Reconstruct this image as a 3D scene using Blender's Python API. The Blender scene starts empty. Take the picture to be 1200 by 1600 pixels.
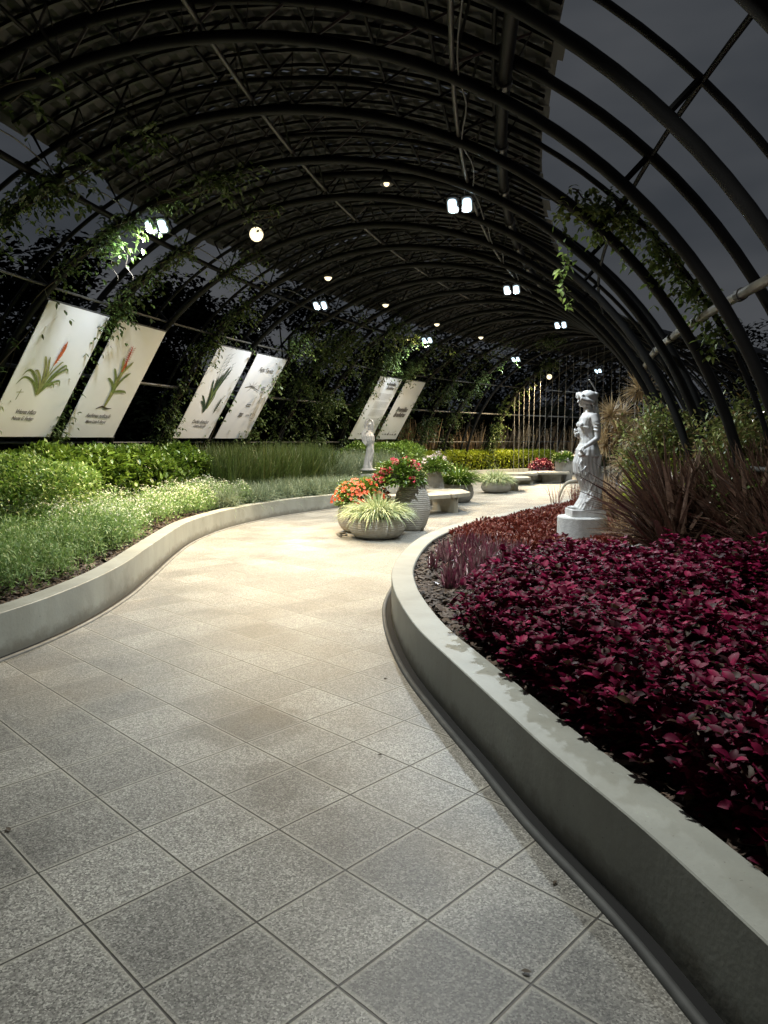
import bpy, math, random
import numpy as np
from mathutils import Vector, Matrix
from math import sin, cos, pi, radians as R
rng = np.random.default_rng(7); random.seed(7)
sc = bpy.context.scene
# ------------------------------------------------------------------ camera
CAMH = 1.58
cam = bpy.data.cameras.new('camera'); camo = bpy.data.objects.new('camera', cam)
sc.collection.objects.link(camo); sc.camera = camo
cam.lens = 1112 / 1600 * 36; cam.sensor_width = 36; cam.clip_start = .05; cam.clip_end = 600
camo.location = (0, 0, CAMH); camo.rotation_euler = (pi / 2 - .099, 0, 0)
# ------------------------------------------------------------------ night sky
w = bpy.data.worlds.new('World'); sc.world = w; w.use_nodes = True
nt = w.node_tree; bg = nt.nodes['Background']
tc = nt.nodes.new('ShaderNodeTexCoord'); mp = nt.nodes.new('ShaderNodeMapping'); mp.inputs['Scale'].default_value = (1.2, 1.2, 3.5)
nz = nt.nodes.new('ShaderNodeTexNoise'); nz.inputs['Scale'].default_value = 1.6; nz.inputs['Detail'].default_value = 4
rp = nt.nodes.new('ShaderNodeValToRGB')
rp.color_ramp.elements[0].position = .35; rp.color_ramp.elements[0].color = (.022, .026, .032, 1)
rp.color_ramp.elements[1].position = .7; rp.color_ramp.elements[1].color = (.060, .063, .068, 1)
nt.links.new(tc.outputs['Generated'], mp.inputs[0]); nt.links.new(mp.outputs[0], nz.inputs['Vector'])
nt.links.new(nz.outputs['Fac'], rp.inputs[0]); nt.links.new(rp.outputs[0], bg.inputs['Color'])
bg.inputs['Strength'].default_value = 1.0
sc.view_settings.view_transform = 'Standard'; sc.view_settings.look = 'None'; sc.view_settings.gamma = 1
sc.view_settings.exposure = 0.42
COOL_W = 1000; WARM_W = 1750

# ------------------------------------------------------------------ helpers
def tag(o, label=None, cat=None, group=None, kind=None):
    if label: o['label'] = label
    if cat: o['category'] = cat
    if group: o['group'] = group
    if kind: o['kind'] = kind
    return o
def empty(name, loc, rz=0):
    o = bpy.data.objects.new(name, None); sc.collection.objects.link(o)
    o.location = loc; o.rotation_euler = (0, 0, rz); o.empty_display_size = .1
    return o
class MB:
    def __init__(s): s.v = []; s.f = []; s.n = 0
    def add(s, v, f):
        v = np.asarray(v, float).reshape(-1, 3)
        if isinstance(f, np.ndarray): s.f += (f + s.n).tolist()
        else: s.f += [[i + s.n for i in q] for q in f]
        s.v.append(v); s.n += len(v); return s
    def box(s, c, d, rz=0):
        x, y, z = [e / 2 for e in d]
        v = np.array([[a * x, b * y, e * z] for e in (-1, 1) for b in (-1, 1) for a in (-1, 1)])
        r = np.array([[cos(rz), -sin(rz), 0], [sin(rz), cos(rz), 0], [0, 0, 1]])
        return s.add(v @ r.T + np.array(c), [[0, 2, 3, 1], [4, 5, 7, 6], [0, 1, 5, 4], [2, 6, 7, 3], [0, 4, 6, 2], [1, 3, 7, 5]])
    def tube(s, pts, r, n=8, caps=True):
        P = np.asarray(pts, float); m = len(P)
        r = np.broadcast_to(np.asarray(r, float), (m,))
        T = np.gradient(P, axis=0); T /= np.linalg.norm(T, axis=1)[:, None] + 1e-12
        ref = np.array([0, 0, 1.]) if abs(T[:, 2]).mean() < .8 else np.array([0, 1., 0])
        A = np.cross(T, ref); A /= np.linalg.norm(A, axis=1)[:, None] + 1e-12
        for i in range(1, m):                                   # avoid flips
            if A[i] @ A[i - 1] < 0: A[i] = -A[i]
        B = np.cross(T, A)
        a = np.linspace(0, 2 * pi, n, endpoint=False)
        V = P[:, None] + r[:, None, None] * (np.cos(a)[None, :, None] * A[:, None] + np.sin(a)[None, :, None] * B[:, None])
        f = [[i * n + j, i * n + (j + 1) % n, (i + 1) * n + (j + 1) % n, (i + 1) * n + j] for i in range(m - 1) for j in range(n)]
        if caps: f += [list(range(n))[::-1], [(m - 1) * n + j for j in range(n)]]
        return s.add(V.reshape(-1, 3), f)
    def lathe(s, prof, c=(0, 0, 0), n=40, sx=1, sy=1, ripple=None):
        P = np.asarray(prof, float); m = len(P); a = np.linspace(0, 2 * pi, n, endpoint=False)
        V = np.stack([P[:, 0, None] * np.cos(a) * sx, P[:, 0, None] * np.sin(a) * sy, np.repeat(P[:, 1, None], n, 1)], -1)
        if ripple is not None: V = ripple(V, a, P)
        f = [[i * n + j, i * n + (j + 1) % n, (i + 1) * n + (j + 1) % n, (i + 1) * n + j] for i in range(m - 1) for j in range(n)]
        f += [list(range(n))[::-1], [(m - 1) * n + j for j in range(n)]]
        return s.add(V.reshape(-1, 3) + np.array(c), f)
    def prism(s, poly, z0, z1):
        P = np.asarray(poly, float); n = len(P)
        V = np.concatenate([np.c_[P, np.full(n, z0)], np.c_[P, np.full(n, z1)]])
        return s.add(V, [list(range(n))[::-1], [n + i for i in range(n)]] + [[i, (i + 1) % n, n + (i + 1) % n, n + i] for i in range(n)])
    def build(s, name, mat, parent=None, smooth=False, bevel=0):
        me = bpy.data.meshes.new(name)
        v = np.concatenate(s.v) if s.v else np.zeros((0, 3))
        me.from_pydata(v.tolist(), [], s.f); me.materials.append(mat)
        if smooth: me.shade_smooth()
        me.update()
        o = bpy.data.objects.new(name, me); sc.collection.objects.link(o)
        if parent: o.parent = parent
        if bevel:
            b = o.modifiers.new('bevel', 'BEVEL'); b.width = bevel; b.segments = 2; b.limit_method = 'ANGLE'; b.angle_limit = R(40)
        return o
def quadmesh(name, V, F, mat, parent=None, smooth=False):
    """fast mesh from arrays: V (n,3), F (m,4)"""
    me = bpy.data.meshes.new(name); n, m = len(V), len(F)
    me.vertices.add(n); me.vertices.foreach_set('co', np.ascontiguousarray(V, np.float32).ravel())
    me.loops.add(4 * m); me.loops.foreach_set('vertex_index', np.ascontiguousarray(F, np.int32).ravel())
    me.polygons.add(m); me.polygons.foreach_set('loop_start', np.arange(0, 4 * m, 4, dtype=np.int32))
    try: me.polygons.foreach_set('loop_total', np.full(m, 4, np.int32))
    except Exception: pass
    me.materials.append(mat); me.update(calc_edges=True)
    me.shade_smooth() if smooth else me.shade_flat()
    o = bpy.data.objects.new(name, me); sc.collection.objects.link(o)
    if parent: o.parent = parent
    return o
def nrm(a): return a / (np.linalg.norm(a, axis=-1, keepdims=True) + 1e-9)
OV = [.25, .85, 1, .72, .0]; OV3 = [.35, 1, .75, .0]; STRAP = [.6, 1, .95, .75, .0]; LANCE = [.3, 1, .8, 0]
class Leaves:
    """a cloud of real leaf blades, each a bent and folded strip"""
    def __init__(s): s.V = []; s.F = []; s.n = 0
    def add(s, P, D, L, W, prof=OV3, droop=.6, fold=.25, up=None):
        P = np.asarray(P, float); N = len(P)
        if N == 0: return s
        D = nrm(np.asarray(D, float)); L = np.broadcast_to(L, (N,)).astype(float); W = np.broadcast_to(W, (N,)).astype(float)
        droop = np.broadcast_to(droop, (N,)).astype(float)
        up = np.array([0, 0, 1.]) if up is None else up
        S = np.cross(D, up); bad = np.linalg.norm(S, axis=1) < .15
        S[bad] = rng.normal(size=(bad.sum(), 3)); S = nrm(S - (S * D).sum(1, keepdims=True) * D)
        S = nrm(S + rng.normal(0, .25, (N, 3)))
        n = len(prof); C = P.copy(); d = D.copy(); rows = []
        for k, wk in enumerate(prof):
            nn = nrm(np.cross(S, d)); hw = (W * wk / 2)[:, None]
            rows.append(np.stack([C - S * hw + nn * hw * fold, C, C + S * hw + nn * hw * fold], 1))
            C = C + d * (L / (n - 1))[:, None]
            d = nrm(d + np.array([0, 0, -1.]) * (droop / (n - 1))[:, None])
        V = np.stack(rows, 1)                                  # N,n,3,3
        base = s.n + np.arange(N)[:, None, None] * (3 * n)
        f = np.array([[3 * k + c, 3 * k + c + 1, 3 * k + c + 4, 3 * k + c + 3] for k in range(n - 1) for c in (0, 1)])
        s.F.append((base + f[None]).reshape(-1, 4)); s.V.append(V.reshape(-1, 3)); s.n += N * 3 * n
        return s
    def build(s, name, mat, parent=None, smooth=True):
        return quadmesh(name, np.concatenate(s.V), np.concatenate(s.F), mat, parent, smooth)
def rdir(N, zmin=-1, zmax=1):
    z = rng.uniform(zmin, zmax, N); a = rng.uniform(0, 2 * pi, N); r = np.sqrt(1 - z * z)
    return np.stack([r * np.cos(a), r * np.sin(a), z], 1)
def inpoly(P, poly):
    x, y = P[:, 0], P[:, 1]; c = np.zeros(len(P), bool); n = len(poly)
    for i in range(n):
        x1, y1 = poly[i]; x2, y2 = poly[(i + 1) % n]
        h = ((y1 > y) != (y2 > y)) & (x < (x2 - x1) * (y - y1) / (y2 - y1 + 1e-12) + x1); c ^= h
    return c
def sample(poly, N):
    poly = np.asarray(poly); lo, hi = poly.min(0), poly.max(0); out = []; k = 0
    while k < N:
        P = rng.uniform(lo, hi, (N * 2 + 200, 2)); P = P[inpoly(P, poly)]; out.append(P); k += len(P)
    return np.concatenate(out)[:N]
def area(poly):
    p = np.asarray(poly); x, y = p[:, 0], p[:, 1]; return abs((x * np.roll(y, -1) - y * np.roll(x, -1)).sum()) / 2
def edge_dist(P, poly):
    poly = np.asarray(poly); D = np.full(len(P), 1e9)
    for i in range(len(poly)):
        a, b = poly[i], poly[(i + 1) % len(poly)]; ab = b - a
        t = np.clip(((P - a) @ ab) / (ab @ ab + 1e-9), 0, 1); D = np.minimum(D, np.linalg.norm(a + t[:, None] * ab - P, axis=1))
    return D
def lump(P, sc_=1.7, seed=0):
    x, y = P[:, 0] * sc_, P[:, 1] * sc_
    return (np.sin(x * 1.3 + seed) * np.cos(y * 1.7 + seed * 2) + .6 * np.sin(x * 3.1 + y * 1.9 + seed) + .4 * np.cos(x * 5.3 - y * 4.7 + seed)) / 2
def spline(pts, n=12):
    P = np.asarray(pts, float); P = np.vstack([2 * P[0] - P[1], P, 2 * P[-1] - P[-2]]); out = []
    for i in range(1, len(P) - 2):
        for t in np.linspace(0, 1, n, endpoint=False):
            a, b, c, d = P[i - 1:i + 3]
            out.append(.5 * (2 * b + (c - a) * t + (2 * a - 5 * b + 4 * c - d) * t * t + (3 * b - a - 3 * c + d) * t ** 3))
    out.append(P[-2]); return np.array(out)
def offset2(C, d):
    T = nrm(np.gradient(C, axis=0)); return C + d * np.stack([T[:, 1], -T[:, 0]], 1)    # to the right of travel

# ------------------------------------------------------------------ materials
def rounded(poly, r=.12, n=6):
    P = np.asarray(poly, float); out = []
    for i in range(len(P)):
        p, a_, c_ = P[i], P[i - 1], P[(i + 1) % len(P)]; u = nrm(a_ - p); v = nrm(c_ - p); d = min(r, np.linalg.norm(a_ - p) / 2.1, np.linalg.norm(c_ - p) / 2.1)
        for t in np.linspace(0, 1, n): out.append((1 - t) ** 2 * (p + u * d) + 2 * t * (1 - t) * p + t * t * (p + v * d))
    return np.array(out)
def newmat(name):
    m = bpy.data.materials.new(name); m.use_nodes = True; return m, m.node_tree, m.node_tree.nodes['Principled BSDF']
def N(nt, typ, **k):
    n = nt.nodes.new(typ)
    for a, b in k.items():
        if a in n.inputs: n.inputs[a].default_value = b
        else: setattr(n, a, b)
    return n
def ramp(nt, fac, cols):
    r = nt.nodes.new('ShaderNodeValToRGB'); e = r.color_ramp.elements
    while len(e) < len(cols): e.new(.5)
    for i, (p, c) in enumerate(cols): e[i].position = p; e[i].color = (*c, 1)
    nt.links.new(fac, r.inputs[0]); return r
def plain(name, col, rough=.5, metal=0, noise=.15, scale=8, bump=0, bscale=60, spec=.5):
    m, nt, b = newmat(name)
    geo = N(nt, 'ShaderNodeTexCoord'); nz = N(nt, 'ShaderNodeTexNoise', Scale=scale, Detail=5.0)
    nt.links.new(geo.outputs['Object'], nz.inputs['Vector'])
    c = np.array(col)
    r = ramp(nt, nz.outputs['Fac'], [(.3, tuple(c * (1 - noise))), (.7, tuple(np.minimum(c * (1 + noise), 1)))])
    nt.links.new(r.outputs[0], b.inputs['Base Color'])
    b.inputs['Roughness'].default_value = rough; b.inputs['Metallic'].default_value = metal
    b.inputs['Specular IOR Level'].default_value = spec
    if bump:
        n2 = N(nt, 'ShaderNodeTexNoise', Scale=bscale, Detail=4.0); bp = N(nt, 'ShaderNodeBump', Strength=bump, Distance=.01)
        nt.links.new(geo.outputs['Object'], n2.inputs['Vector']); nt.links.new(n2.outputs['Fac'], bp.inputs['Height'])
        nt.links.new(bp.outputs[0], b.inputs['Normal'])
    return m
def leafmat(name, cols, rough=.45, trans=.25, spec=.5, vs=28.):
    m, nt, b = newmat(name); g = N(nt, 'ShaderNodeNewGeometry')
    n = len(cols); r = ramp(nt, g.outputs['Random Per Island'], [(i / (n - 1) if n > 1 else 0, c) for i, c in enumerate(cols)])
    tcn = N(nt, 'ShaderNodeTexCoord'); nzv = N(nt, 'ShaderNodeTexNoise', Scale=vs, Detail=3.0, Roughness=.65); nt.links.new(tcn.outputs['Object'], nzv.inputs['Vector'])
    mrv = N(nt, 'ShaderNodeMapRange'); mrv.inputs[1].default_value = .3; mrv.inputs[2].default_value = .7; mrv.inputs[3].default_value = .55; mrv.inputs[4].default_value = 1.3; nt.links.new(nzv.outputs['Fac'], mrv.inputs[0])
    hs = N(nt, 'ShaderNodeHueSaturation'); nt.links.new(r.outputs[0], hs.inputs['Color']); nt.links.new(mrv.outputs[0], hs.inputs['Value']); r = hs
    nt.links.new(r.outputs[0], b.inputs['Base Color']); b.inputs['Roughness'].default_value = rough
    b.inputs['Specular IOR Level'].default_value = spec
    if trans:
        t = N(nt, 'ShaderNodeBsdfTranslucent'); mx = N(nt, 'ShaderNodeMixShader'); mx.inputs[0].default_value = trans
        nt.links.new(r.outputs[0], t.inputs['Color']); nt.links.new(b.outputs[0], mx.inputs[1]); nt.links.new(t.outputs[0], mx.inputs[2])
        nt.links.new(mx.outputs[0], nt.nodes['Material Output'].inputs['Surface'])
    return m
def emit(name, col, st):
    m, nt, b = newmat(name); b.inputs['Base Color'].default_value = (*col, 1)
    b.inputs['Emission Color'].default_value = (*col, 1); b.inputs['Emission Strength'].default_value = st
    m.cycles.emission_sampling = 'NONE'; return m

# paving: square exposed-aggregate slabs, UV carries slab coordinates
TILE = CAMH / 3.9545; YAW = -.7691
def mat_tiles():
    m, nt, b = newmat('paving'); L = nt.links.new
    uv = N(nt, 'ShaderNodeUVMap'); tc = N(nt, 'ShaderNodeTexCoord')
    sep = N(nt, 'ShaderNodeSeparateXYZ'); L(uv.outputs[0], sep.inputs[0])
    def mth(op, a, bb=None):
        n = N(nt, 'ShaderNodeMath', operation=op)
        for i, q in enumerate((a, bb)):
            if q is None: continue
            if isinstance(q, (int, float)): n.inputs[i].default_value = q
            else: L(q, n.inputs[i])
        return n.outputs[0]
    ds = []
    for ax in ('X', 'Y'):
        fr = mth('FRACT', sep.outputs[ax]); ds.append(mth('MINIMUM', fr, mth('SUBTRACT', 1.0, fr)))
    d = mth('MINIMUM', *ds)
    wob = N(nt, 'ShaderNodeTexNoise', Scale=30.0, Detail=2.0); L(tc.outputs['Object'], wob.inputs['Vector'])
    d2 = mth('ADD', d, mth('MULTIPLY', mth('SUBTRACT', wob.outputs['Fac'], .5), .006))
    joint = N(nt, 'ShaderNodeMapRange'); joint.inputs[1].default_value = .005; joint.inputs[2].default_value = .013; L(d2, joint.inputs[0])
    fl = N(nt, 'ShaderNodeVectorMath', operation='FLOOR'); L(uv.outputs[0], fl.inputs[0])
    wn = N(nt, 'ShaderNodeTexWhiteNoise'); wn.noise_dimensions = '3D'; L(fl.outputs[0], wn.inputs['Vector'])
    agg = N(nt, 'ShaderNodeTexVoronoi', Scale=165.0); L(tc.outputs['Object'], agg.inputs['Vector'])
    agn = N(nt, 'ShaderNodeTexNoise', Scale=95.0, Detail=4.0, Roughness=.75); L(tc.outputs['Object'], agn.inputs['Vector'])
    stn = N(nt, 'ShaderNodeTexNoise', Scale=1.1, Detail=6.0, Roughness=.6); L(tc.outputs['Object'], stn.inputs['Vector'])
    big = N(nt, 'ShaderNodeTexNoise', Scale=.55, Detail=3.0); L(tc.outputs['Object'], big.inputs['Vector'])
    sg = N(nt, 'ShaderNodeSeparateColor'); L(agg.outputs['Color'], sg.inputs[0])
    gr = mth('ADD', mth('MULTIPLY', sg.outputs[0], .62), mth('MULTIPLY', agn.outputs['Fac'], .38))
    rpa = ramp(nt, gr, [(.22, (.085, .083, .074)), (.40, (.19, .186, .168)), (.62, (.265, .26, .236)), (.80, (.46, .452, .41))])
    hs = N(nt, 'ShaderNodeHueSaturation'); L(rpa.outputs[0], hs.inputs['Color'])
    tv = N(nt, 'ShaderNodeMapRange'); tv.inputs[3].default_value = .72; tv.inputs[4].default_value = 1.14; L(wn.outputs['Value'], tv.inputs[0])
    sv = N(nt, 'ShaderNodeMapRange'); sv.inputs[1].default_value = .35; sv.inputs[2].default_value = .6; sv.inputs[3].default_value = .68; sv.inputs[4].default_value = 1.08; L(stn.outputs['Fac'], sv.inputs[0])
    # ragged damp stains, the first patch a leaf shadow painted in
    geo = N(nt, 'ShaderNodeNewGeometry'); stain_shade = None
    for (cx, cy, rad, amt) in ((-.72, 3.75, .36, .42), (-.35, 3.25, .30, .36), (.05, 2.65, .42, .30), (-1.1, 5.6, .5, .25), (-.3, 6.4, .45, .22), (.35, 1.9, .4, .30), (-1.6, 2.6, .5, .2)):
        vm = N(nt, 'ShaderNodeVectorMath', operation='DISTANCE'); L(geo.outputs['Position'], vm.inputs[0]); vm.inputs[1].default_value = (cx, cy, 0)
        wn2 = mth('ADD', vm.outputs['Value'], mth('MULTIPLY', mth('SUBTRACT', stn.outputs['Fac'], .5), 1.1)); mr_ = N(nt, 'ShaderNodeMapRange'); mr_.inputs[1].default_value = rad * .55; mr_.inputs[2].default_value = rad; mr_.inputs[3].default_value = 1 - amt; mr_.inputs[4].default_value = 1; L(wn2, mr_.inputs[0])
        stain_shade = mr_.outputs[0] if stain_shade is None else mth('MULTIPLY', stain_shade, mr_.outputs[0])
    L(mth('MULTIPLY', mth('MULTIPLY', tv.outputs[0], sv.outputs[0]), stain_shade), hs.inputs['Value'])
    # slab rims paled by wear and painted sheen, and rusty dirt in patches
    rim = N(nt, 'ShaderNodeMapRange'); rim.inputs[1].default_value = .01; rim.inputs[2].default_value = .05; rim.inputs[3].default_value = 1.0; rim.inputs[4].default_value = 0; L(d, rim.inputs[0])
    mr = N(nt, 'ShaderNodeMix', data_type='RGBA'); L(mth('MULTIPLY', rim.outputs[0], mth('ADD', stn.outputs['Fac'], .25)), mr.inputs['Factor']); L(hs.outputs[0], mr.inputs['A']); mr.inputs['B'].default_value = (.36, .35, .30, 1)
    md = N(nt, 'ShaderNodeMix', data_type='RGBA'); dr = N(nt, 'ShaderNodeMapRange'); dr.inputs[1].default_value = .55; dr.inputs[2].default_value = .75; dr.inputs[4].default_value = .45; L(big.outputs['Fac'], dr.inputs[0])
    L(dr.outputs[0], md.inputs['Factor']); L(mr.outputs['Result'], md.inputs['A']); md.inputs['B'].default_value = (.26, .20, .125, 1)
    mj = N(nt, 'ShaderNodeMix', data_type='RGBA'); L(joint.outputs[0], mj.inputs['Factor']); mj.inputs['A'].default_value = (.035, .033, .03, 1); L(md.outputs['Result'], mj.inputs['B'])
    L(mj.outputs['Result'], b.inputs['Base Color'])
    rr = N(nt, 'ShaderNodeMapRange'); rr.inputs[3].default_value = .34; rr.inputs[4].default_value = .56; L(stn.outputs['Fac'], rr.inputs[0]); L(rr.outputs[0], b.inputs['Roughness'])
    bp = N(nt, 'ShaderNodeBump', Strength=.8, Distance=.004)
    L(mth('ADD', mth('MULTIPLY', gr, .9), mth('MULTIPLY', joint.outputs[0], 1.2)), bp.inputs['Height']); L(bp.outputs[0], b.inputs['Normal'])
    return m
def mat_concrete(name, col, rough=.6, scale=1.0, splash=False):
    m, nt, b = newmat(name); L = nt.links.new; tc = N(nt, 'ShaderNodeTexCoord')
    a = N(nt, 'ShaderNodeTexNoise', Scale=1.3 * scale, Detail=8.0, Roughness=.62, Distortion=.4); c = N(nt, 'ShaderNodeTexNoise', Scale=38.0 * scale, Detail=4.0)
    mp = N(nt, 'ShaderNodeMapping'); mp.inputs['Scale'].default_value = (3.5, 3.5, .9); L(tc.outputs['Object'], mp.inputs[0])
    st = N(nt, 'ShaderNodeTexNoise', Scale=1.0 * scale, Detail=5.0); L(mp.outputs[0], st.inputs['Vector'])
    for n in (a, c): L(tc.outputs['Object'], n.inputs['Vector'])
    col = np.array(col)
    r = ramp(nt, a.outputs['Fac'], [(.28, tuple(col * .62)), (.42, tuple(col * .92)), (.55, tuple(col)), (.72, tuple(col * 1.2))])
    r2 = ramp(nt, st.outputs['Fac'], [(.38, (.74, .72, .68)), (.55, (1, 1, 1))])
    mx = N(nt, 'ShaderNodeMix', data_type='RGBA', blend_type='MULTIPLY'); mx.inputs['Factor'].default_value = .45
    L(r.outputs[0], mx.inputs['A']); L(r2.outputs[0], mx.inputs['B']); L(mx.outputs['Result'], b.inputs['Base Color'])
    if splash:                                   # ragged tide line of dirt, chips of pale render, drips
        sz = N(nt, 'ShaderNodeSeparateXYZ'); L(tc.outputs['Object'], sz.inputs[0]); dn = N(nt, 'ShaderNodeTexNoise', Scale=7.0, Detail=6.0, Roughness=.7); L(tc.outputs['Object'], dn.inputs['Vector'])
        m1 = N(nt, 'ShaderNodeMath', operation='MULTIPLY_ADD'); L(dn.outputs['Fac'], m1.inputs[0]); m1.inputs[1].default_value = -.28; L(sz.outputs['Z'], m1.inputs[2])
        d1 = N(nt, 'ShaderNodeMapRange'); d1.inputs[1].default_value = -.10; d1.inputs[2].default_value = -.03; d1.inputs[3].default_value = .55; d1.inputs[4].default_value = 0; L(m1.outputs[0], d1.inputs[0])
        mz = N(nt, 'ShaderNodeMix', data_type='RGBA'); L(d1.outputs[0], mz.inputs['Factor']); L(mx.outputs['Result'], mz.inputs['A']); mz.inputs['B'].default_value = (.10, .085, .06, 1)
        cn = N(nt, 'ShaderNodeTexNoise', Scale=55.0, Detail=3.0); L(tc.outputs['Object'], cn.inputs['Vector']); c1 = N(nt, 'ShaderNodeMapRange'); c1.inputs[1].default_value = .70; c1.inputs[2].default_value = .73; c1.inputs[4].default_value = .6; L(cn.outputs['Fac'], c1.inputs[0])
        my = N(nt, 'ShaderNodeMix', data_type='RGBA'); L(c1.outputs[0], my.inputs['Factor']); L(mz.outputs['Result'], my.inputs['A']); my.inputs['B'].default_value = (.12, .115, .10, 1); L(my.outputs['Result'], b.inputs['Base Color'])
    b.inputs['Roughness'].default_value = rough
    bp = N(nt, 'ShaderNodeBump', Strength=.25, Distance=.006); L(c.outputs['Fac'], bp.inputs['Height']); L(bp.outputs[0], b.inputs['Normal'])
    return m
def mat_pot():
    m = mat_concrete('ribbed clay', (.36, .335, .29), .75, 2.0); nt = m.node_tree; tc = N(nt, 'ShaderNodeTexCoord')
    wv = N(nt, 'ShaderNodeTexWave', Scale=9.0, Distortion=3.0, Detail=3.0); wv.bands_direction = 'Z'; wv.inputs['Detail Scale'].default_value = .6
    nt.links.new(tc.outputs['Object'], wv.inputs['Vector']); b = nt.nodes['Principled BSDF']
    bp = N(nt, 'ShaderNodeBump', Strength=.5, Distance=.012); nt.links.new(wv.outputs['Fac'], bp.inputs['Height'])
    nt.links.new(b.inputs['Normal'].links[0].from_socket, bp.inputs['Normal']); nt.links.new(bp.outputs[0], b.inputs['Normal'])
    return m
M = dict(
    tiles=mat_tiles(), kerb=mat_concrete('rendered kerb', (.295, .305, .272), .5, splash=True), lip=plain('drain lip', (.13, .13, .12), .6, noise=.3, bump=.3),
    soil=plain('soil', (.018, .014, .011), .9, noise=.5, scale=12, bump=.8, bscale=25), lawn=plain('dark lawn', (.018, .028, .010), .95, noise=.5, scale=1.5, bump=.5, bscale=20),
    chips=leafmat('bark chips', [(.022, .014, .010), (.10, .062, .04), (.045, .028, .02), (.16, .115, .08)], .75, 0),
    steel=plain('dark painted steel', (.009, .009, .009), .55, noise=.3, scale=3, spec=.16), galv=plain('galvanised tube', (.075, .072, .066), .42, .3, noise=.3, scale=6),
    sheet=plain('roof sheet', (.006, .006, .007), .55, noise=.4, scale=2.5), batten=plain('roof batten', (.011, .0105, .011), .5, noise=.4, scale=3),
    marble2=mat_concrete('grey stone figure', (.33, .34, .36), .55, 4.0),
    marble=mat_concrete('cast stone figure', (.56, .56, .56), .5, 5.0), white=mat_concrete('whitewashed plinth', (.62, .63, .62), .75, 4.0),
    pot=mat_pot(), bench=mat_concrete('cast bench', (.38, .345, .27), .5, 2.5),
    vinyl=plain('banner vinyl', (.72, .715, .74), .42, noise=.03, scale=2), ink=plain('grey ink', (.11, .10, .095), .6), 
    inkg=plain('print green', (.13, .17, .045), .6, noise=.45, scale=20), inkl=plain('print light green', (.22, .23, .08), .6, noise=.35, scale=16),
    inkd=plain('print dark green', (.022, .045, .025), .6, noise=.5, scale=16), inko=plain('print orange', (.42, .09, .025), .6, noise=.35, scale=40), inkr=plain('print red', (.36, .05, .035), .6, noise=.4, scale=40),
    inkb=plain('print brown', (.05, .035, .02), .6, noise=.4), frame=plain('banner batten', (.05, .05, .05), .4),
    lipdark=plain('dark drain lip', (.06, .062, .06), .7, noise=.3),  # darker copy of the drain lip, for the right kerb
    zinc=plain('bright galvanised tube', (.26, .25, .225), .4, .3, noise=.3, scale=6),
    cable=plain('cable', (.12, .12, .12), .5), body=plain('lamp body', (.10, .10, .10), .4, .4),
    coolE=emit('cool led', (.66, .86, 1.0), 1.25), warmE=emit('warm bulb', (1.0, .85, .56), 1.25), stem=plain('woody stem', (.06, .045, .03), .8), rod=plain('pale rod', (.5, .5, .48), .5),
    hull=plain('distant dark building', (.02, .02, .022), .7), dimlamp=emit('distant lamp', (1, .95, .85), 2.5))
GREEN = leafmat('hedge leaf', [(.05, .10, .014), (.15, .24, .03), (.09, .17, .02), (.21, .31, .05)], .38, .25)
HERBG = leafmat('grey herb leaf', [(.09, .17, .08), (.17, .28, .15), (.12, .21, .11), (.27, .38, .23)], .6, .25)
YELLOW = leafmat('box leaf', [(.14, .20, .015), (.38, .44, .03), (.26, .33, .02), (.48, .52, .05)], .4, .25)
VARI = leafmat('variegated leaf', [(.055, .13, .018), (.20, .33, .05), (.34, .44, .14), (.10, .22, .03)], .45, .25)
HERB = leafmat('herb leaf', [(.12, .23, .06), (.24, .37, .12), (.16, .29, .08), (.34, .45, .19)], .6, .25)
FROST = leafmat('frost leaf', [(.14, .26, .07), (.26, .40, .13), (.20, .32, .09)], .55, .3)
PETALW = leafmat('white bracts', [(.60, .64, .48), (.74, .76, .62)], .6, .3)
GRASS = leafmat('grass blade', [(.03, .06, .012), (.09, .13, .03), (.05, .085, .02), (.14, .16, .05)], .45, .25)
GREYG = leafmat('grey grass blade', [(.16, .22, .13), (.27, .33, .21), (.10, .15, .08), (.36, .41, .28)], .5, .25)
SPIDER = leafmat('striped blade', [(.20, .30, .10), (.55, .60, .36), (.30, .40, .16), (.68, .70, .48)], .45, .25)
VINE = leafmat('vine leaf', [(.03, .05, .014), (.06, .10, .022), (.10, .14, .035), (.045, .075, .018)], .5, .25)
LITV = leafmat('lit vine leaf', [(.07, .11, .02), (.16, .22, .05), (.24, .29, .08)], .5, .35)  # lighter copy of the vine leaf, lamp light painted into the colour
IRES = leafmat('iresine leaf', [(.06, .002, .016), (.19, .004, .045), (.10, .003, .026), (.32, .010, .070), (.03, .003, .011), (.055, .035, .015)], .55, .2, .22)
RHOEO = leafmat('rhoeo blade', [(.10, .02, .045), (.24, .06, .10), (.08, .06, .05), (.42, .26, .28)], .28, .15)
ALTER = leafmat('russet leaf', [(.09, .018, .012), (.20, .035, .022), (.14, .024, .018), (.27, .07, .035)], .5, .15)
PHORM = leafmat('bronze blade', [(.06, .034, .025), (.14, .08, .055), (.09, .05, .036), (.28, .19, .14)], .26, .12, .8)
DRYG = leafmat('dry grass', [(.30, .19, .10), (.52, .38, .23), (.42, .28, .15)], .6, .2)
DRAC = leafmat('dracaena blade', [(.45, .31, .16), (.60, .46, .26), (.36, .26, .14)], .5, .25)
SHRUB = leafmat('shrub leaf', [(.08, .13, .03), (.22, .27, .07), (.32, .34, .10), (.34, .20, .10)], .45, .25)
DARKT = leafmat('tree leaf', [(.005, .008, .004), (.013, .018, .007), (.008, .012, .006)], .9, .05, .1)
FLO = leafmat('orange petal', [(.55, .05, .012), (.65, .11, .03)], .5, .2); FLP = leafmat('pink petal', [(.70, .07, .11), (.75, .18, .20)], .5, .2)
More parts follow.
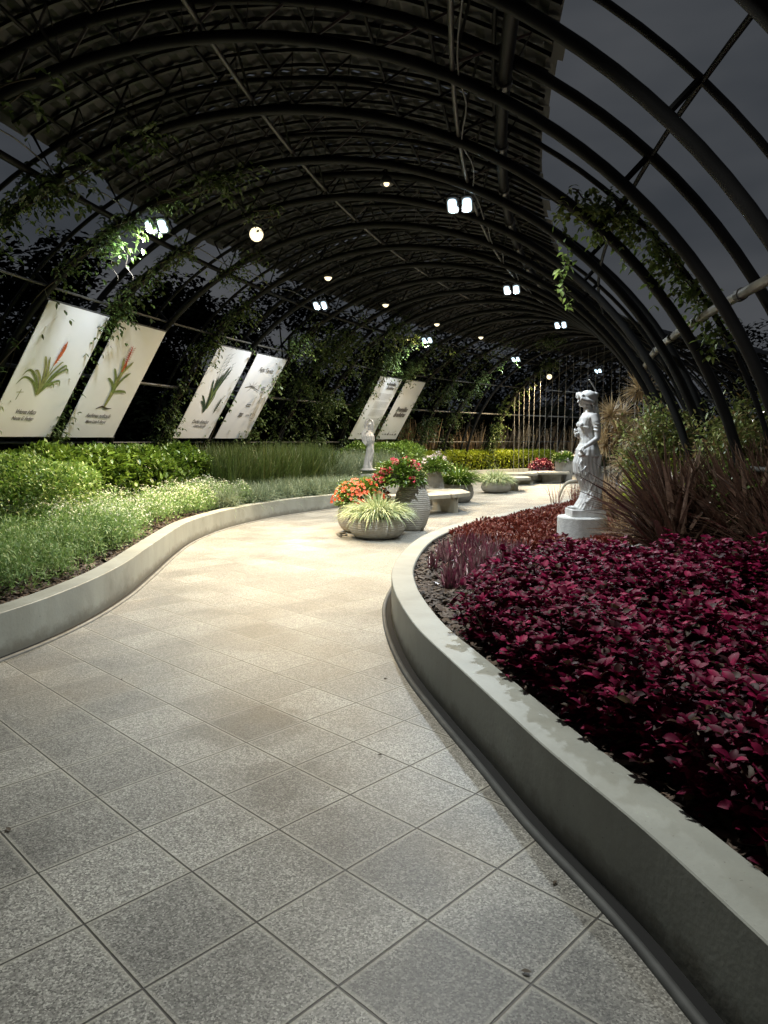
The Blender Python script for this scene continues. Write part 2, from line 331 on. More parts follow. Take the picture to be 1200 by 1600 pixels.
FLW = leafmat('pale petal', [(.75, .62, .64), (.75, .72, .70)], .5, .2); FLR = leafmat('dark red leaf', [(.16, .012, .03), (.28, .03, .06), (.09, .01, .02)], .45, .15)

# ------------------------------------------------------------------ vault geometry
VA, VB, VZ, VX0, VTH, VK, VD, VS0 = 5.5455, 5.376, -.031, -1.8675, -.069, .0273, 1.4985, 5.589
def vp(s, t, off=0.):
    s = np.asarray(s, float); t = np.asarray(t, float); a = VTH + VK * s
    cx = VX0 + (cos(VTH) - np.cos(a)) / VK; cy = (np.sin(a) - sin(VTH)) / VK
    return np.stack([cx + np.cos(a) * (VA + off) * np.cos(t), cy - np.sin(a) * (VA + off) * np.cos(t), VZ + (VB + off) * np.sin(t) + 0 * s], -1)
def sk(k): return VS0 + VD * k

# ------------------------------------------------------------------ ground, path, beds
def sheet(name, x0, x1, y0, y1, z, mat, uv=False, n=1):
    me = bpy.data.meshes.new(name); v = [(x0, y0, z), (x1, y0, z), (x1, y1, z), (x0, y1, z)]
    me.from_pydata(v, [], [(0, 1, 2, 3)]); me.materials.append(mat)
    if uv:
        l = me.uv_layers.new(name='UVMap'); ox, oy = -1.05429, 5.51497
        for i, p in enumerate(v):
            X, Y = p[0] / TILE - ox, p[1] / TILE - oy
            l.data[i].uv = (X * cos(YAW) + Y * sin(YAW) + 50, -X * sin(YAW) + Y * cos(YAW) + 50)
    o = bpy.data.objects.new(name, me); sc.collection.objects.link(o); return o
tag(sheet('ground', -300, 300, -300, 300, -.03, M['lawn']), 'dark lawn round the vault', kind='structure')
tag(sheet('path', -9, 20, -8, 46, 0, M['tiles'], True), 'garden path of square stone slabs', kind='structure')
KH = .335; SOIL = .27
LK = spline([(-5.6, -6), (-5.3, -3), (-4.7, -.5), (-4.0, 1.8), (-3.35, 3.5), (-2.84, 5.0), (-2.66, 6.0), (-2.66, 7.1), (-2.79, 8.35), (-2.95, 9.7), (-3.05, 11.0), (-2.98, 12.3), (-2.74, 13.5), (-2.36, 14.6), (-1.86, 15.6), (-1.05, 16.9), (-.25, 18.6), (.35, 20.8), (.95, 23.6), (1.75, 26.5), (2.6, 28.7), (4.2, 30.8), (6.7, 32.9), (10, 35), (14.5, 37), (19.5, 38)], 8)
RK = spline([(2.2, -8), (2.0, -4), (1.6, -1.2), (1.22, .5), (.97, 1.6), (.84, 2.2), (.66, 2.8), (.53, 3.35), (.37, 4.0), (.22, 4.7), (.12, 5.46), (.075, 6.2), (.09, 7.0), (.25, 8.2), (.51, 9.3), (.94, 10.43), (1.58, 11.6), (2.31, 12.75), (3.2, 14.1), (4.3, 15.9), (5.6, 18.5), (7.2, 21.5), (9.6, 25), (13, 28), (19.5, 31)], 8)
def kerb(C, side, label):
    """side +1: bed lies to the right of travel"""
    n = len(C); prof = [(0, -.02), (0, KH - .005), (.005, KH), (.20, KH), (.21, KH - .01), (.21, -.02)]
    C = np.stack([np.interp(np.linspace(0, n - 1, n * 6), np.arange(n), C[:, q]) for q in (0, 1)], 1); n = len(C)
    wob = .0035 * np.sin(np.arange(n) * .021) + .002 * np.sin(np.arange(n) * .067 + 1)
    V = np.concatenate([np.c_[offset2(C, side * u), np.full(n, z) + wob * (z > .1)] for u, z in prof]); m = len(prof)
    F = np.array([[j * n + i, j * n + i + 1, ((j + 1) % m) * n + i + 1, ((j + 1) % m) * n + i] for j in range(m) for i in range(n - 1)])
    o = quadmesh('garden_kerb', V, F, M['kerb']); tag(o, label, 'low wall')
    b = MB(); b.tube(np.c_[offset2(C, -side * .068), np.full(n, -.001)], .021, 8); b.build('drain_lip', M['lip'] if side < 0 else M['lipdark'], o, True)
    b = MB(); P = offset2(C, -side * .052); Q = offset2(C, -side * .002)
    b.add(np.concatenate([np.c_[P, np.full(n, .004)], np.c_[Q, np.full(n, .004)]]), [[i, i + 1, n + i + 1, n + i] for i in range(n - 1)])
    b.build('drain_gap', plain('drain gap', (.006, .006, .006), .9), o)
    return o
kerb(LK, -1, 'long curved concrete kerb wall holding back the green planting on the left of the path')
kerb(RK, 1, 'curved concrete kerb wall in front of the dark red plants on the right')
LI = offset2(LK, -.21); RI = offset2(RK, .21)
def soilbed(name, poly, label):
    b = MB(); b.prism(poly, -.02, SOIL); return tag(b.build(name, M['soil']), label, kind='structure')
soilbed('soil_left', np.vstack([LI, [(19.5, 44), (-9, 44), (-9, -6)]])[::-1], 'dark soil of the left bed')
soilbed('soil_right', np.vstack([RI, [(20, 20), (13, -8)]]), 'dark soil of the right bed')

def chips(name, C, side, i0, i1, width, n, label):
    idx = rng.uniform(i0, i1, n); i = idx.astype(int); f = (idx - i)[:, None]
    C2 = offset2(C, 1.0) - C; P = C[i] * (1 - f) + C[np.minimum(i + 1, len(C) - 1)] * f
    P = P + C2[i] * (side * (.23 + rng.uniform(0, 1, n) ** 1.3 * width))[:, None]
    P = np.c_[P, SOIL + rng.uniform(.0, .035, n)]
    D = rdir(n, -.35, .45); L = .012 + .075 * rng.uniform(0, 1, n) ** 1.6
    lv = Leaves(); lv.add(P, D, L, L * rng.uniform(.35, .7, n), [.7, 1, .6], .1, .1)
    P2 = P + np.array([0, 0, -.008]); return tag(lv.build(name, M['chips'], smooth=False), label, 'bark mulch', kind='stuff')
chips('bark_mulch', RK, 1, 20, 150, .75, 22000, 'dark bark chips along the inside of the right kerb')
chips('bark_mulch', LK, -1, 24, 90, .7, 12000, 'reddish brown bark chips along the inside of the left kerb')

# ------------------------------------------------------------------ the vault
vault = empty('garden_vault', (0, 0, 0)); tag(vault, 'long dark steel barrel vault of curved tubes over the garden path', 'pergola')
T = np.linspace(.0, pi, 64)
for k in range(-6, 24):
    s = sk(k); b = MB(); b.tube(vp(s, T), .055, 10); arch = b.build('arch', M['steel'], vault, True)
    b = MB(); thick = .052 if k % 3 == 1 else .030
    b.tube(vp(s, np.linspace(.02, pi - .02, 64), .33), thick, 8); b.build('outer_chord', M['steel'], arch, True)
    if -2 <= k <= 19:
        for t in (.81, 2.34, 2.72):
            b = MB(); b.tube([vp(s, t), vp(s, t, .33)], .03, 6); b.build('tie', M['steel'], arch)
    tt = np.linspace(1.06, 2.05, 10); b = MB()
    b.tube(np.array([q for t in tt for q in (vp(s, t), vp(s, t, .60))]), .018, 5); b.build('web', M['galv'] if k % 2 else M['steel'], arch)
S = np.arange(-3.4, 39.5, .5)
def rail(t, off, r, mat, name='rail'):
    b = MB(); b.tube(vp(S, np.full(len(S), t), off), r, 8); b.build(name, mat, vault, True)
rail(1.577, .09, .026, M['galv'], 'ridge_rail'); rail(1.062, .14, .062, M['steel'], 'edge_beam'); rail(1.145, .04, .024, M['galv'])
rail(2.072, .06, .045, M['steel']); rail(2.34, .06, .022, M['galv']); rail(2.603, .06, .034, M['galv']); rail(2.845, .05, .018, M['galv'])
rail(.551, .17, .046, M['zinc']); rail(.806, .33, .022, M['steel']); rail(.25, .0, .03, M['galv'])
for t in np.linspace(1.12, 2.0, 9): rail(t, .60, .022, M['steel'], 'purlin')
# pipe clamps where the rails cross the arches, and the lamp cables clipped along them
for k in range(-1, 14):
    for t, o_, rr in ((.551, .17, .058), (1.062, .14, .075), (2.072, .06, .058), (2.603, .06, .046)):
        b = MB(); b.tube([vp(sk(k) - .05, t, o_), vp(sk(k) + .05, t, o_)], rr, 10); b.build('clamp', M['galv'], vault)
S3 = np.arange(0, 36, .25)
for t in (2.03, 1.13):
    b = MB(); b.tube(vp(S3, t + .006 * np.sin(S3 * 3.1), -.0 + .03 * np.sin(S3 * 4.19) + .04), .009, 5); b.build('lamp_cable', M['cable'], vault, True)
# space-frame lattice that ties the rails together between arches
for t in (1.145, 1.577, 1.83):
    b = MB(); b.tube(np.array([q for k in range(-5, 22) for q in (vp(sk(k), t, 0), vp(sk(k) + VD / 2, t, .60))]), .015, 5); b.build('lattice', M['steel'], vault)
rest = MB(); cnt = 0
for s in np.arange(-3.3, 39, .30):
    s_ = s + rng.uniform(-.03, .03); tt = np.linspace(1.03, 2.06, 14); m = 14
    near = s > 4.5 and cnt < 100; b = MB() if near else rest; cnt += near
    V = np.concatenate([vp(s_ + d, tt, o) for d, o in ((-.02, .66), (.02, .66), (.02, .70), (-.02, .70))])
    b.add(V, [[j * m + i, j * m + i + 1, ((j + 1) % 4) * m + i + 1, ((j + 1) % 4) * m + i] for j in range(4) for i in range(m - 1)])
    if near: b.build('roof_batten', M['batten'], vault)
tag(rest.build('roof_batten', M['batten'], vault), kind='stuff')
# corrugated sheets laid on the battens, with their edges a little uneven
b = MB(); ss = np.arange(-3.4, 39.5, .55)
for i, s in enumerate(ss[:-1]):
    t0 = 1.02 + rng.uniform(-.012, .012); t1 = 2.06 + rng.uniform(-.012, .02); tt = np.linspace(t0, t1, 60); lift = rng.uniform(0, .012)
    A = vp(np.full(60, s - .03), tt, .715 + lift + .012 * np.cos(np.arange(60) * pi)); B = vp(np.full(60, ss[i + 1]), tt, .725 + lift + .012 * np.cos(np.arange(60) * pi))
    b.add(np.concatenate([A, B]), [[j, j + 1, 60 + j + 1, 60 + j] for j in range(59)])
b.build('roof_sheet', M['sheet'], vault)

# wire screen on the far arch
scr = empty('wire_screen', vp(sk(17), 1.57) * np.array([1, 1, 0])); tag(scr, 'row of thin vertical wires hanging from the far arch down to the planting', 'screen')
base = np.array(scr.location)
for t in np.linspace(2.42, 1.15, 22):
    p = vp(sk(17), t, -.03); b = MB(); b.tube(np.array([p, [p[0] + rng.uniform(-.04, .04), p[1], SOIL]]) - base, .011, 5); b.build('wire', M['zinc'], scr)

# ------------------------------------------------------------------ lamps
def aim(o, d): o.rotation_euler = Vector(d).to_track_quat('-Z', 'Y').to_euler()
def spot(name, parent, loc, target, watts, col, size, angle=150, blend=.75):
    l = bpy.data.lights.new(name, 'SPOT'); l.energy = watts; l.color = col; l.spot_size = R(angle); l.spot_blend = blend; l.shadow_soft_size = size
    o = bpy.data.objects.new(name, l); sc.collection.objects.link(o); o.parent = parent; o.location = loc; aim(o, target); return o
def flood(s, t, label, watts, visible=True, aimx=0, col=(.86, .95, 1.0)):
    p = vp(s, t, -.16); root = empty('floodlight', p, -(VTH + VK * s))
    tag(root, label, 'floodlight', 'cool white twin floodlights on the vault rails')
    for sx in (-1, 1):
        b = MB(); b.prism(rounded(np.array([(-.08, -.12), (.08, -.12), (.08, .12), (-.08, .12)]) + [sx * .10, 0], .05), .01, .06); h = b.build('lamp_housing', M['body'], root, bevel=.006)
        b = MB(); b.prism(rounded(np.array([(-.06, -.095), (.06, -.095), (.06, .095), (-.06, .095)]) + [sx * .10, 0], .05), -.02, .008); b.build('lens', M['coolE'], h, bevel=.008)
    b = MB(); b.tube([(-.2, 0, .09), (.2, 0, .09)], .012, 6); b.tube([(0, 0, .09), (0, 0, .17)], .014, 6); b.build('bracket', M['steel'], root)
    b = MB(); a = np.linspace(-.6, 4.6, 18); b.tube(np.stack([.12 + .05 * np.cos(a), -.16 - .08 * np.sin(a), .02 + 0 * a], 1), .005, 5); b.build('cable', M['cable'], root, True)
    root.rotation_euler = (R(-48), 0, -(VTH + VK * s))
    spot('light', root, (0, 0, -.06), (aimx, .74, -.67), watts, col, .10)
    return root
names = ['nearest of the twin cool white lamps on the left rail above the first banners', 'second cool white twin lamp on the left rail, past the star bright warm lamp', 'third cool white twin lamp on the left rail above the two text banners', 'fourth cool white twin lamp on the left rail near the far wire screen', 'farthest cool white twin lamp on the left rail, above the big statue']
for i, k in enumerate((3, 7, 11, 15, 19)): flood(sk(k) + .27, 2.003, names[i], COOL_W * (.75 if k == 3 else .66), aimx=-.1)
names = ['nearest cool white twin lamp high on the right of the vault', 'second cool white twin lamp on the right of the vault', 'third small cool white lamp on the right of the vault', 'last cool white lamp on the right, half hidden by the far arches']
for i, k in enumerate((3, 7, 11, 15)): flood(sk(k) + .4, 1.157 + (.05 if i == 2 else 0), names[i], COOL_W * (.9 if i == 0 else .75))
flood(sk(-1) + .4, 1.157, 'cool white twin lamp on the right of the vault above the path entrance', COOL_W * .62, col=(.97, .98, .92))
def bulb(s, t, label, watts, off=-.14, r=.07, tilt=(-.06, -.35), cone=132):
    p = vp(s, t, off); root = empty('warm_spotlight', p, -(VTH + VK * s)); tag(root, label, 'spotlight', 'warm spotlights under the roof')
    prof = [(.02, .10), (.05, .095), (.08, .04), (.09, -.02), (.084, -.02), (.05, .03), (.01, .05)]
    b = MB(); b.lathe(prof, n=20); h = b.build('reflector', M['body'], root, True)
    a = np.linspace(0, pi, 9); b = MB(); b.lathe([(max(r * sin(x), .002), -.005 - r * cos(x)) for x in a], n=16); b.build('bulb', M['warmE'], root, True)
    b = MB(); b.tube([(0, 0, .09), (0, 0, .2)], .012, 6); b.build('bracket', M['steel'], root)
    spot('light', root, (0, 0, -r - .10), (tilt[0], tilt[1], -1), watts, (1.0, .76, .44), .07, cone, .8)
names = ['brightest warm lamp, nearest of the row under the roof', 'second warm lamp of the row under the roof', 'third warm lamp of the row under the roof', 'fourth warm lamp of the row, small in the distance', 'fifth and farthest warm lamp of the row under the roof']
for s, nme in zip((12.0, 15.1, 18.2, 21.4, 24.4), names): bulb(s, 1.84, nme, WARM_W * (1.45 if s == 12 else .42), r=.115 if s == 12 else .08, cone=100 if s == 12 else 132)
bulb(10.4, 1.352, 'small warm lamp between two arches near the middle of the roof', 60, r=.04)
bulb(31.6, 2.13, 'warm lamp beside the leafy far arch in front of the wire screen', WARM_W * 1.3, -.25, .11)

# ------------------------------------------------------------------ banners
def banner(s0, s1, label, art, clip=None):
    t0, t1 = 2.816, 2.365; off = -.10
    BL, BR, TL, TR = [vp(s, t, off) for s, t in ((s0, t0), (s1, t0), (s0, t1), (s1, t1))]
    c = (BL + BR + TL + TR) / 4; n = nrm(np.cross(BR - BL, TL - BL))
    ctr = vp((s0 + s1) / 2, pi / 2) * np.array([1, 1, 0]) + np.array([0, 0, 1.6])
    if n @ (ctr - c) < 0: n = -n
    W_ = np.linalg.norm(BR - BL); H_ = np.linalg.norm(TL - BL)
    root = empty('banner', c); tag(root, label, 'banner', 'printed plant banners on the left side')
    def m(u, v, d=0): u = np.asarray(u, float)[..., None]; v = np.asarray(v, float)[..., None]; return BL * (1 - u) * (1 - v) + BR * u * (1 - v) + TL * (1 - u) * v + TR * u * v + n * d - c
    b = MB(); g = 12; U, V_ = np.meshgrid(np.linspace(0, 1, g), np.linspace(0, 1, g)); wav = .006 * np.sin(U * 5 + V_ * 3)
    F_ = m(U, V_, 0) + n * wav[..., None]; Bk = F_ - n * .012
    i = np.arange(g * g).reshape(g, g); f = np.stack([i[:-1, :-1], i[:-1, 1:], i[1:, 1:], i[1:, :-1]], -1).reshape(-1, 4)
    b.add(np.concatenate([F_.reshape(-1, 3), Bk.reshape(-1, 3)]), np.concatenate([f, f[:, ::-1] + g * g]))
    b.build('print_panel', M['vinyl'], root, True)
    for v in (-.004, 1.004): b = MB(); b.tube([m(-.03, v, -.02), m(1.03, v, -.02)], .014, 6); b.build('batten', M['frame'], root)
    for u, v in ((0, 0), (1, 0), (0, 1), (1, 1)): b = MB(); b.tube([m(u, v, -.02), m(u + (.07 if u else -.07), v + (.05 if v else -.05), -.06)], .006, 5); b.build('tie_cord', M['frame'], root)
    def ribbon(mb, pts, wid, d):
        P = spline(pts, 6); k = len(P); ww = .8 * np.interp(np.linspace(0, 1, k), np.linspace(0, 1, len(wid)), wid)
        T_ = nrm(np.gradient(P * np.array([W_, H_]), axis=0)); Nn = np.stack([-T_[:, 1] / W_, T_[:, 0] / H_], 1)
        A = P + Nn * ww[:, None] / 2; B_ = P - Nn * ww[:, None] / 2
        mb.add(np.concatenate([m(A[:, 0], A[:, 1], d), m(B_[:, 0], B_[:, 1], d)]), [[j, j + 1, k + j + 1, k + j] for j in range(k - 1)])
    def text(s, u, v, size, shear=.28, bold=.002, align='CENTER', name='lettering', mat=None):
        cu = bpy.data.curves.new('t', 'FONT'); cu.body = s; cu.size = size; cu.shear = shear; cu.offset = bold; cu.align_x = align; cu.space_character = .92; cu.resolution_u = 2
        o = bpy.data.objects.new('t', cu); sc.collection.objects.link(o); bpy.context.view_layer.update()
        me = bpy.data.meshes.new_from_object(o); bpy.data.objects.remove(o)
        v_ = np.array([q.co[:] for q in me.vertices]); fs = [list(p.vertices) for p in me.polygons]
        if len(v_) == 0: return
        v_[:, 0] *= .78
        mb = MB(); mb.add(m(u + v_[:, 0] / W_, v + v_[:, 1] / H_, .010), fs); mb.build(name, mat or M['ink'], root)
    art(ribbon, text, root); return root
def leafset(rb, root, base, tips, wid, mat, d, nm='painted_leaves', sag=.18):
    mb = MB()
    for i, (u, v) in enumerate(tips):
        mx, my = (base[0] + u) / 2, (base[1] + v) / 2; k = 1 if u > base[0] else -1
        rb(mb, [base, (mx - k * .04, my + sag * abs(u - base[0]) * .9), (mx + (u - mx) * .6, my + (v - my) * .75 + sag * abs(u - base[0])), (u, v)], [wid * .8, wid, wid * .8, wid * .1], d + i * .0003)
    mb.build(nm, mat, root)
def art1(rb, tx, root):
    leafset(rb, root, (.46, .34), [(.12, .47), (.09, .40), (.72, .56), (.78, .52), (.74, .42), (.66, .40)], .06, M['inkg'], .008)
    leafset(rb, root, (.46, .34), [(.30, .62), (.38, .63), (.62, .60), (.25, .50)], .05, M['inkl'], .0105)
    mb = MB(); rb(mb, [(.45, .34), (.47, .45), (.49, .56), (.50, .60)], [.09, .06, .02, .02], .0095); mb.build('painted_stem', M['inkl'], root)
    mb = MB(); rb(mb, [(.49, .57), (.515, .65), (.53, .71), (.525, .76)], [.02, .095, .085, .01], .0125)
    for i in range(9): rb(mb, [(.50, .59 + i * .017), (.53 + .025 * (i % 2), .60 + i * .018)], [.02, .004], .013); rb(mb, [(.51, .59 + i * .017), (.48 + .01 * (i % 3), .605 + i * .017)], [.02, .004], .0132)
    mb.build('painted_flower', M['inko'], root)
    mb = MB(); rb(mb, [(.19, .29), (.20, .37)], [.02, .012], .009); rb(mb, [(.15, .345), (.25, .35)], [.012, .012], .0095); mb.build('painted_sprig', M['inkl'], root)
    tx('Vriesea inflata', .42, .185, .12); tx('Neusa G. Fedato', .42, .135, .10)
def art2(rb, tx, root):
    mb = MB(); rb(mb, [(.50, .28), (.52, .42), (.50, .52), (.51, .60)], [.07, .15, .13, .06], .0085); mb.build('painted_stem', M['inkl'], root)
    leafset(rb, root, (.52, .42), [(.30, .53), (.33, .62), (.70, .60), (.80, .42)], .07, M['inkg'], .009, sag=.05)
    leafset(rb, root, (.50, .50), [(.42, .72), (.64, .70), (.46, .66)], .09, M['inkl'], .0105, sag=.0)
    mb = MB(); rb(mb, [(.50, .60), (.51, .66), (.50, .70)], [.04, .10, .02], .012); mb.build('painted_bract', M['inko'], root)
    mb = MB(); rb(mb, [(.50, .68), (.49, .76), (.48, .83)], [.05, .04, .01], .0125)
    for i in range(8): rb(mb, [(.495, .69 + i * .016), (.545, .70 + i * .017)], [.014, .014], .013); rb(mb, [(.495, .69 + i * .016), (.45, .70 + i * .017)], [.014, .014], .0132)
    mb.build('painted_flower', M['inkr'], root)
    mb = MB(); rb(mb, [(.36, .265), (.46, .285), (.56, .27), (.66, .275)], [.02, .05, .05, .01], .0095); mb.build('painted_roots', M['inkb'], root)
    tx('Aechmea nudicaulis', .48, .185, .125); tx('Maura Lúcia R. Pironti', .48, .135, .09)
def art3(rb, tx, root):
    leafset(rb, root, (.46, .30), [(.20, .48), (.30, .66), (.40, .70), (.48, .74), (.58, .82), (.66, .80), (.24, .42)], .075, M['inkd'], .008, sag=.02)
    leafset(rb, root, (.50, .34), [(.36, .58), (.52, .66), (.50, .60)], .05, M['inkg'], .0105, sag=.02)
    mb = MB()
    for u, v in ((.36, .92), (.46, .93), (.62, .84)):
        rb(mb, [(.44, .62), (u - .02, v - .14), (u, v)], [.014, .012, .01], .0125)
        for j in range(5): rb(mb, [(u - .015, v - .04 * j), (u + .06, v - .04 * j + .03)], [.014, .004], .013)
    mb.build('painted_stalks', M['inkd'], root)
    mb = MB(); rb(mb, [(.76, .30), (.78, .38), (.80, .47)], [.02, .05, .01], .009)
    for j in range(6): rb(mb, [(.77, .32 + .024 * j), (.85 - .008 * j, .35 + .024 * j)], [.02, .005], .0095); rb(mb, [(.77, .32 + .024 * j), (.70 + .01 * j, .35 + .024 * j)], [.02, .005], .0098)
    mb.build('painted_sprig', M['inkd'], root)
    tx('Dyckia distachya', .52, .175, .135); tx('Cristina Brandão', .55, .13, .10)
def art4(rb, tx, root):
    tx('Ficha Técnica', .52, .82, .17, shear=.1)
    mb = MB(); rb(mb, [(.12, .62), (.3, .64), (.45, .62), (.58, .6)], [.02, .05, .03, .02], .009)
    for u, v in ((.18, .68), (.30, .70), (.42, .70), (.22, .57), (.5, .66)): rb(mb, [(.33, .63), (u, v)], [.02, .006], .0095)
    mb.build('painted_branch', M['ink'], root)
    for i in range(4): tx('Realização', .72, .64 - .022 * i, .055, bold=.001)
    mb = MB(); rb(mb, [(.44, .425), (.58, .425)], [.035, .035], .009); rb(mb, [(.44, .40), (.58, .40)], [.02, .02], .0095); rb(mb, [(.5, .44), (.56, .47)], [.012, .012], .0098); mb.build('emblem', M['ink'], root)
    tx('200', .40, .275, .16, bold=.006); tx('CURITIBA', .62, .29, .05)
    mb = MB(); a = np.linspace(0, 2 * pi, 14); rb(mb, [(.80 + .07 * cos(x), .29 + .03 * sin(x)) for x in a], [.012, .012], .009); rb(mb, [(.77, .235), (.84, .235)], [.01, .01], .009); mb.build('seal', M['ink'], root)
def art5(rb, tx, root):
    tx('Bromélias', .66, .885, .16, bold=.008); tx('Brasileiras', .66, .825, .16, bold=.008)
    mb = MB(); v = .75
    for j in range(30):
        if j in (6, 13, 20): v -= .022; continue
        rb(mb, [(.3, v), (.3 + .58 * (1 if (j + 1) not in (6, 13, 20, 30) else .6) + .02 * ((j * 7) % 3), v)], [.009, .009], .009); v -= .0185
    mb.build('text_lines', M['ink'], root)
    mb = MB()
    for j, u in enumerate((.3, .4, .52, .63, .74, .86)): rb(mb, [(u - .03, .09), (u + .03, .09)], [.03 + .02 * (j % 2)] * 2, .009)
    mb.build('logos', M['ink'], root)
def art6(rb, tx, root):
    tx('Bromélias', .52, .49, .25, bold=.012); tx('Brasileiras', .52, .40, .25, bold=.012)
    mb = MB()
    for j, u in enumerate((.2, .32, .45, .57, .68, .82)): rb(mb, [(u - .035, .09), (u + .035, .09)], [.03 + .025 * (j % 3)] * 2, .009)
    rb(mb, [(.45, .08), (.45, .15)], [.05, .01], .0095); mb.build('logos', M['ink'], root)
for a in ((10.10, 11.45, 'nearest tall banner with an orange spiked bromeliad painting', art1), (11.70, 13.0, 'tall banner with a yellow green bromeliad bearing a red flower spike', art2),
          (14.78, 16.02, 'banner with a dark narrow leaved plant and a small sprig beside it', art3), (16.25, 17.5, 'banner headed Ficha Técnica with small emblems and a 200 mark', art4),
          (22.25, 23.5, 'banner with a title over long paragraphs of text, behind the small statue', art5), (23.75, 24.9, 'banner with a bold title in its middle and a row of logos below', art6)): banner(*a)

# ------------------------------------------------------------------ climbers on the arches
def sprigs(lv, P, D, L, n, ll, lw, droop=.8):
    """pinnate hanging shoots: leaf pairs along drooping stems"""
    for j in range(n):
        f = (j + .6) / n; C = P + D * (L * f)[:, None] + np.array([0, 0, -1]) * (L * f * f * droop * .7)[:, None]
        for sd in (-1, 1):
            S_ = nrm(np.cross(D, [0, 0, 1.]) + 1e-3) * sd; d = S_ * .8 + D * .45 + rng.normal(0, .3, D.shape) + np.array([0, 0, -.35])
            lv.add(C + rng.normal(0, .012, C.shape), d, ll * rng.uniform(.7, 1.2, len(P)), lw * rng.uniform(.8, 1.2, len(P)), OV3, .7, .2)
def climber(k, spans, label, leaf=.085, inner=-.05):
    lv = Leaves(); root = empty('climbing_vine', vp(sk(k), pi) * np.array([1, 1, 0])); base = np.array(root.location)
    tag(root, label, 'climber', 'climbing vines on the vault arches'); b = MB()
    for t0, t1, n, spread in spans:
        m = max(3, int(abs(t1 - t0) * 5)); ct = rng.uniform(t0, t1, m)
        t = np.where(rng.uniform(size=n) < .6, rng.choice(ct, n) + rng.normal(0, .035, n), rng.uniform(t0, t1, n)); t = np.clip(t, t0 - .03, t1 + .03)
        P = vp(sk(k) + rng.normal(0, spread, n), t, inner + rng.normal(.08, spread * .6, n)); P[:, 2] = np.maximum(P[:, 2], SOIL + .05)
        D = nrm(rdir(n, -.6, .4) + np.array([.15, -.25, -.25])); L = rng.uniform(.14, .42, n)
        sprigs(lv, P - base, D, L, 4, leaf, leaf * .48)
        for _ in range(2):
            tt = np.linspace(t0, t1, 30); ph = rng.uniform(0, 6)
            b = MB(); b.tube(vp(sk(k) + .08 * np.sin(tt * 14 + ph), tt, -.03 + .09 * np.cos(tt * 14 + ph)) - base, .009, 5); b.build('vine_stem', M['stem'], root, True)
    lv.build('foliage', VINE, root)
climber(1, [(2.15, 2.30, 90, .20), (1.88, 1.97, 8, .1)], 'dark vine clump drooping from the nearest arch at the upper left edge', .10)
climber(2, [(1.95, 2.16, 95, .14), (2.2, 2.6, 90, .12), (2.6, 3.1, 60, .16), (1.80, 1.86, 16, .06)], 'dark green vine hugging the left side of the second arch', .10)
climber(3, [(1.68, 1.95, 70, .10), (2.02, 2.3, 80, .11), (2.3, 3.1, 60, .045)], 'leafy vine trailing under the crown and down the arch left of the first banner', .095)
climber(4, [(1.72, 1.80, 12, .10), (1.98, 2.35, 110, .10), (2.3, 3.1, 260, .045)], 'vine climbing the arch between the two nearest banners', .09)
climber(5, [(1.92, 2.06, 40, .12), (2.80, 3.1, 14, .06)], 'thin vine high on the arch right of the second banner', .085)
climber(6, [(2.14, 2.42, 100, .12), (2.42, 3.1, 250, .09)], 'bushy yellow green vine between the second and third banners', .09)
climber(7, [(2.35, 3.1, 100, .05)], 'sparse vine between the third and fourth banners', .085)
climber(8, [(2.10, 3.1, 420, .26)], 'dense dark vine just past the fourth banner', .09)
climber(9, [(1.98, 3.1, 520, .30)], 'dense hanging vine, first of the thick ones before the text banners', .09)
climber(10, [(1.95, 3.1, 560, .30)], 'dense vine left of the text banners', .09)
climber(11, [(1.95, 2.4, 220, .2), (2.4, 3.1, 190, .07)], 'vine overhanging the left edge of the text banner', .09)
climber(12, [(2.0, 2.36, 130, .16), (2.36, 3.1, 90, .04)], 'vine between the two text banners', .09)
climber(13, [(2.0, 3.1, 330, .17)], 'vine right of the last banner', .09)
climber(14, [(1.8, 3.1, 420, .22)], 'thick vine on the arch behind the tall urns', .09)
climber(15, [(1.6, 1.8, 60, .1), (2.0, 3.1, 260, .18)], 'vine on the arch before the thin lit arch', .09)
climber(17, [(1.95, 3.1, 330, .16)], 'yellow lit vine on the far arch beside the wire screen', .10)
def rightvine(k, spans, label, leaf):
    lv = Leaves(); root = empty('climbing_vine', vp(sk(k), .55) * np.array([1, 1, 0])); base = np.array(root.location)
    tag(root, label, 'climber', 'climbing vines on the vault arches'); b = MB()
    for t0, t1, n, off in spans:
        t = rng.uniform(t0, t1, n); P = vp(sk(k) + rng.normal(0, .10, n), t, off + rng.normal(0, .07, n))
        sprigs(lv, P - base, nrm(rdir(n, -.8, .2)), rng.uniform(.1, .28, n), 3, leaf, leaf * .55)
        b = MB(); b.tube(vp(np.full(20, sk(k)) + .05 * np.sin(np.arange(20)), np.linspace(t0, t1, 20), off + .02) - base, .009, 5); b.build('vine_stem', M['stem'], root, True)
    lv.build('foliage', LITV, root)
rightvine(2, [(.60, .84, 150, .28), (.50, .62, 50, .30), (.80, .90, 60, .12)], 'leafy vine hanging from the open arch on the upper right against the sky', .085)
lv = Leaves(); p0 = vp(sk(3), .90, .1); n = 70; f = rng.uniform(0, 1, n)
root = empty('hanging_tendril', p0); tag(root, 'pale leafy tendril hanging beside the vine on the upper right', 'tendril')
P = np.stack([.05 * np.sin(f * 7) + .10 * f, 0 * f, -1.0 * f], 1) + rng.normal(0, .05, (n, 3)); lv.add(P, rdir(n, -.9, .1), .10, .055, OV3, .8, .2); lv.build('foliage', LITV, root)
b = MB(); f = np.linspace(0, 1, 12); b.tube(np.stack([.05 * np.sin(f * 7) + .10 * f, 0 * f, -1.0 * f], 1), .006, 5); b.build('stem', M['stem'], root)
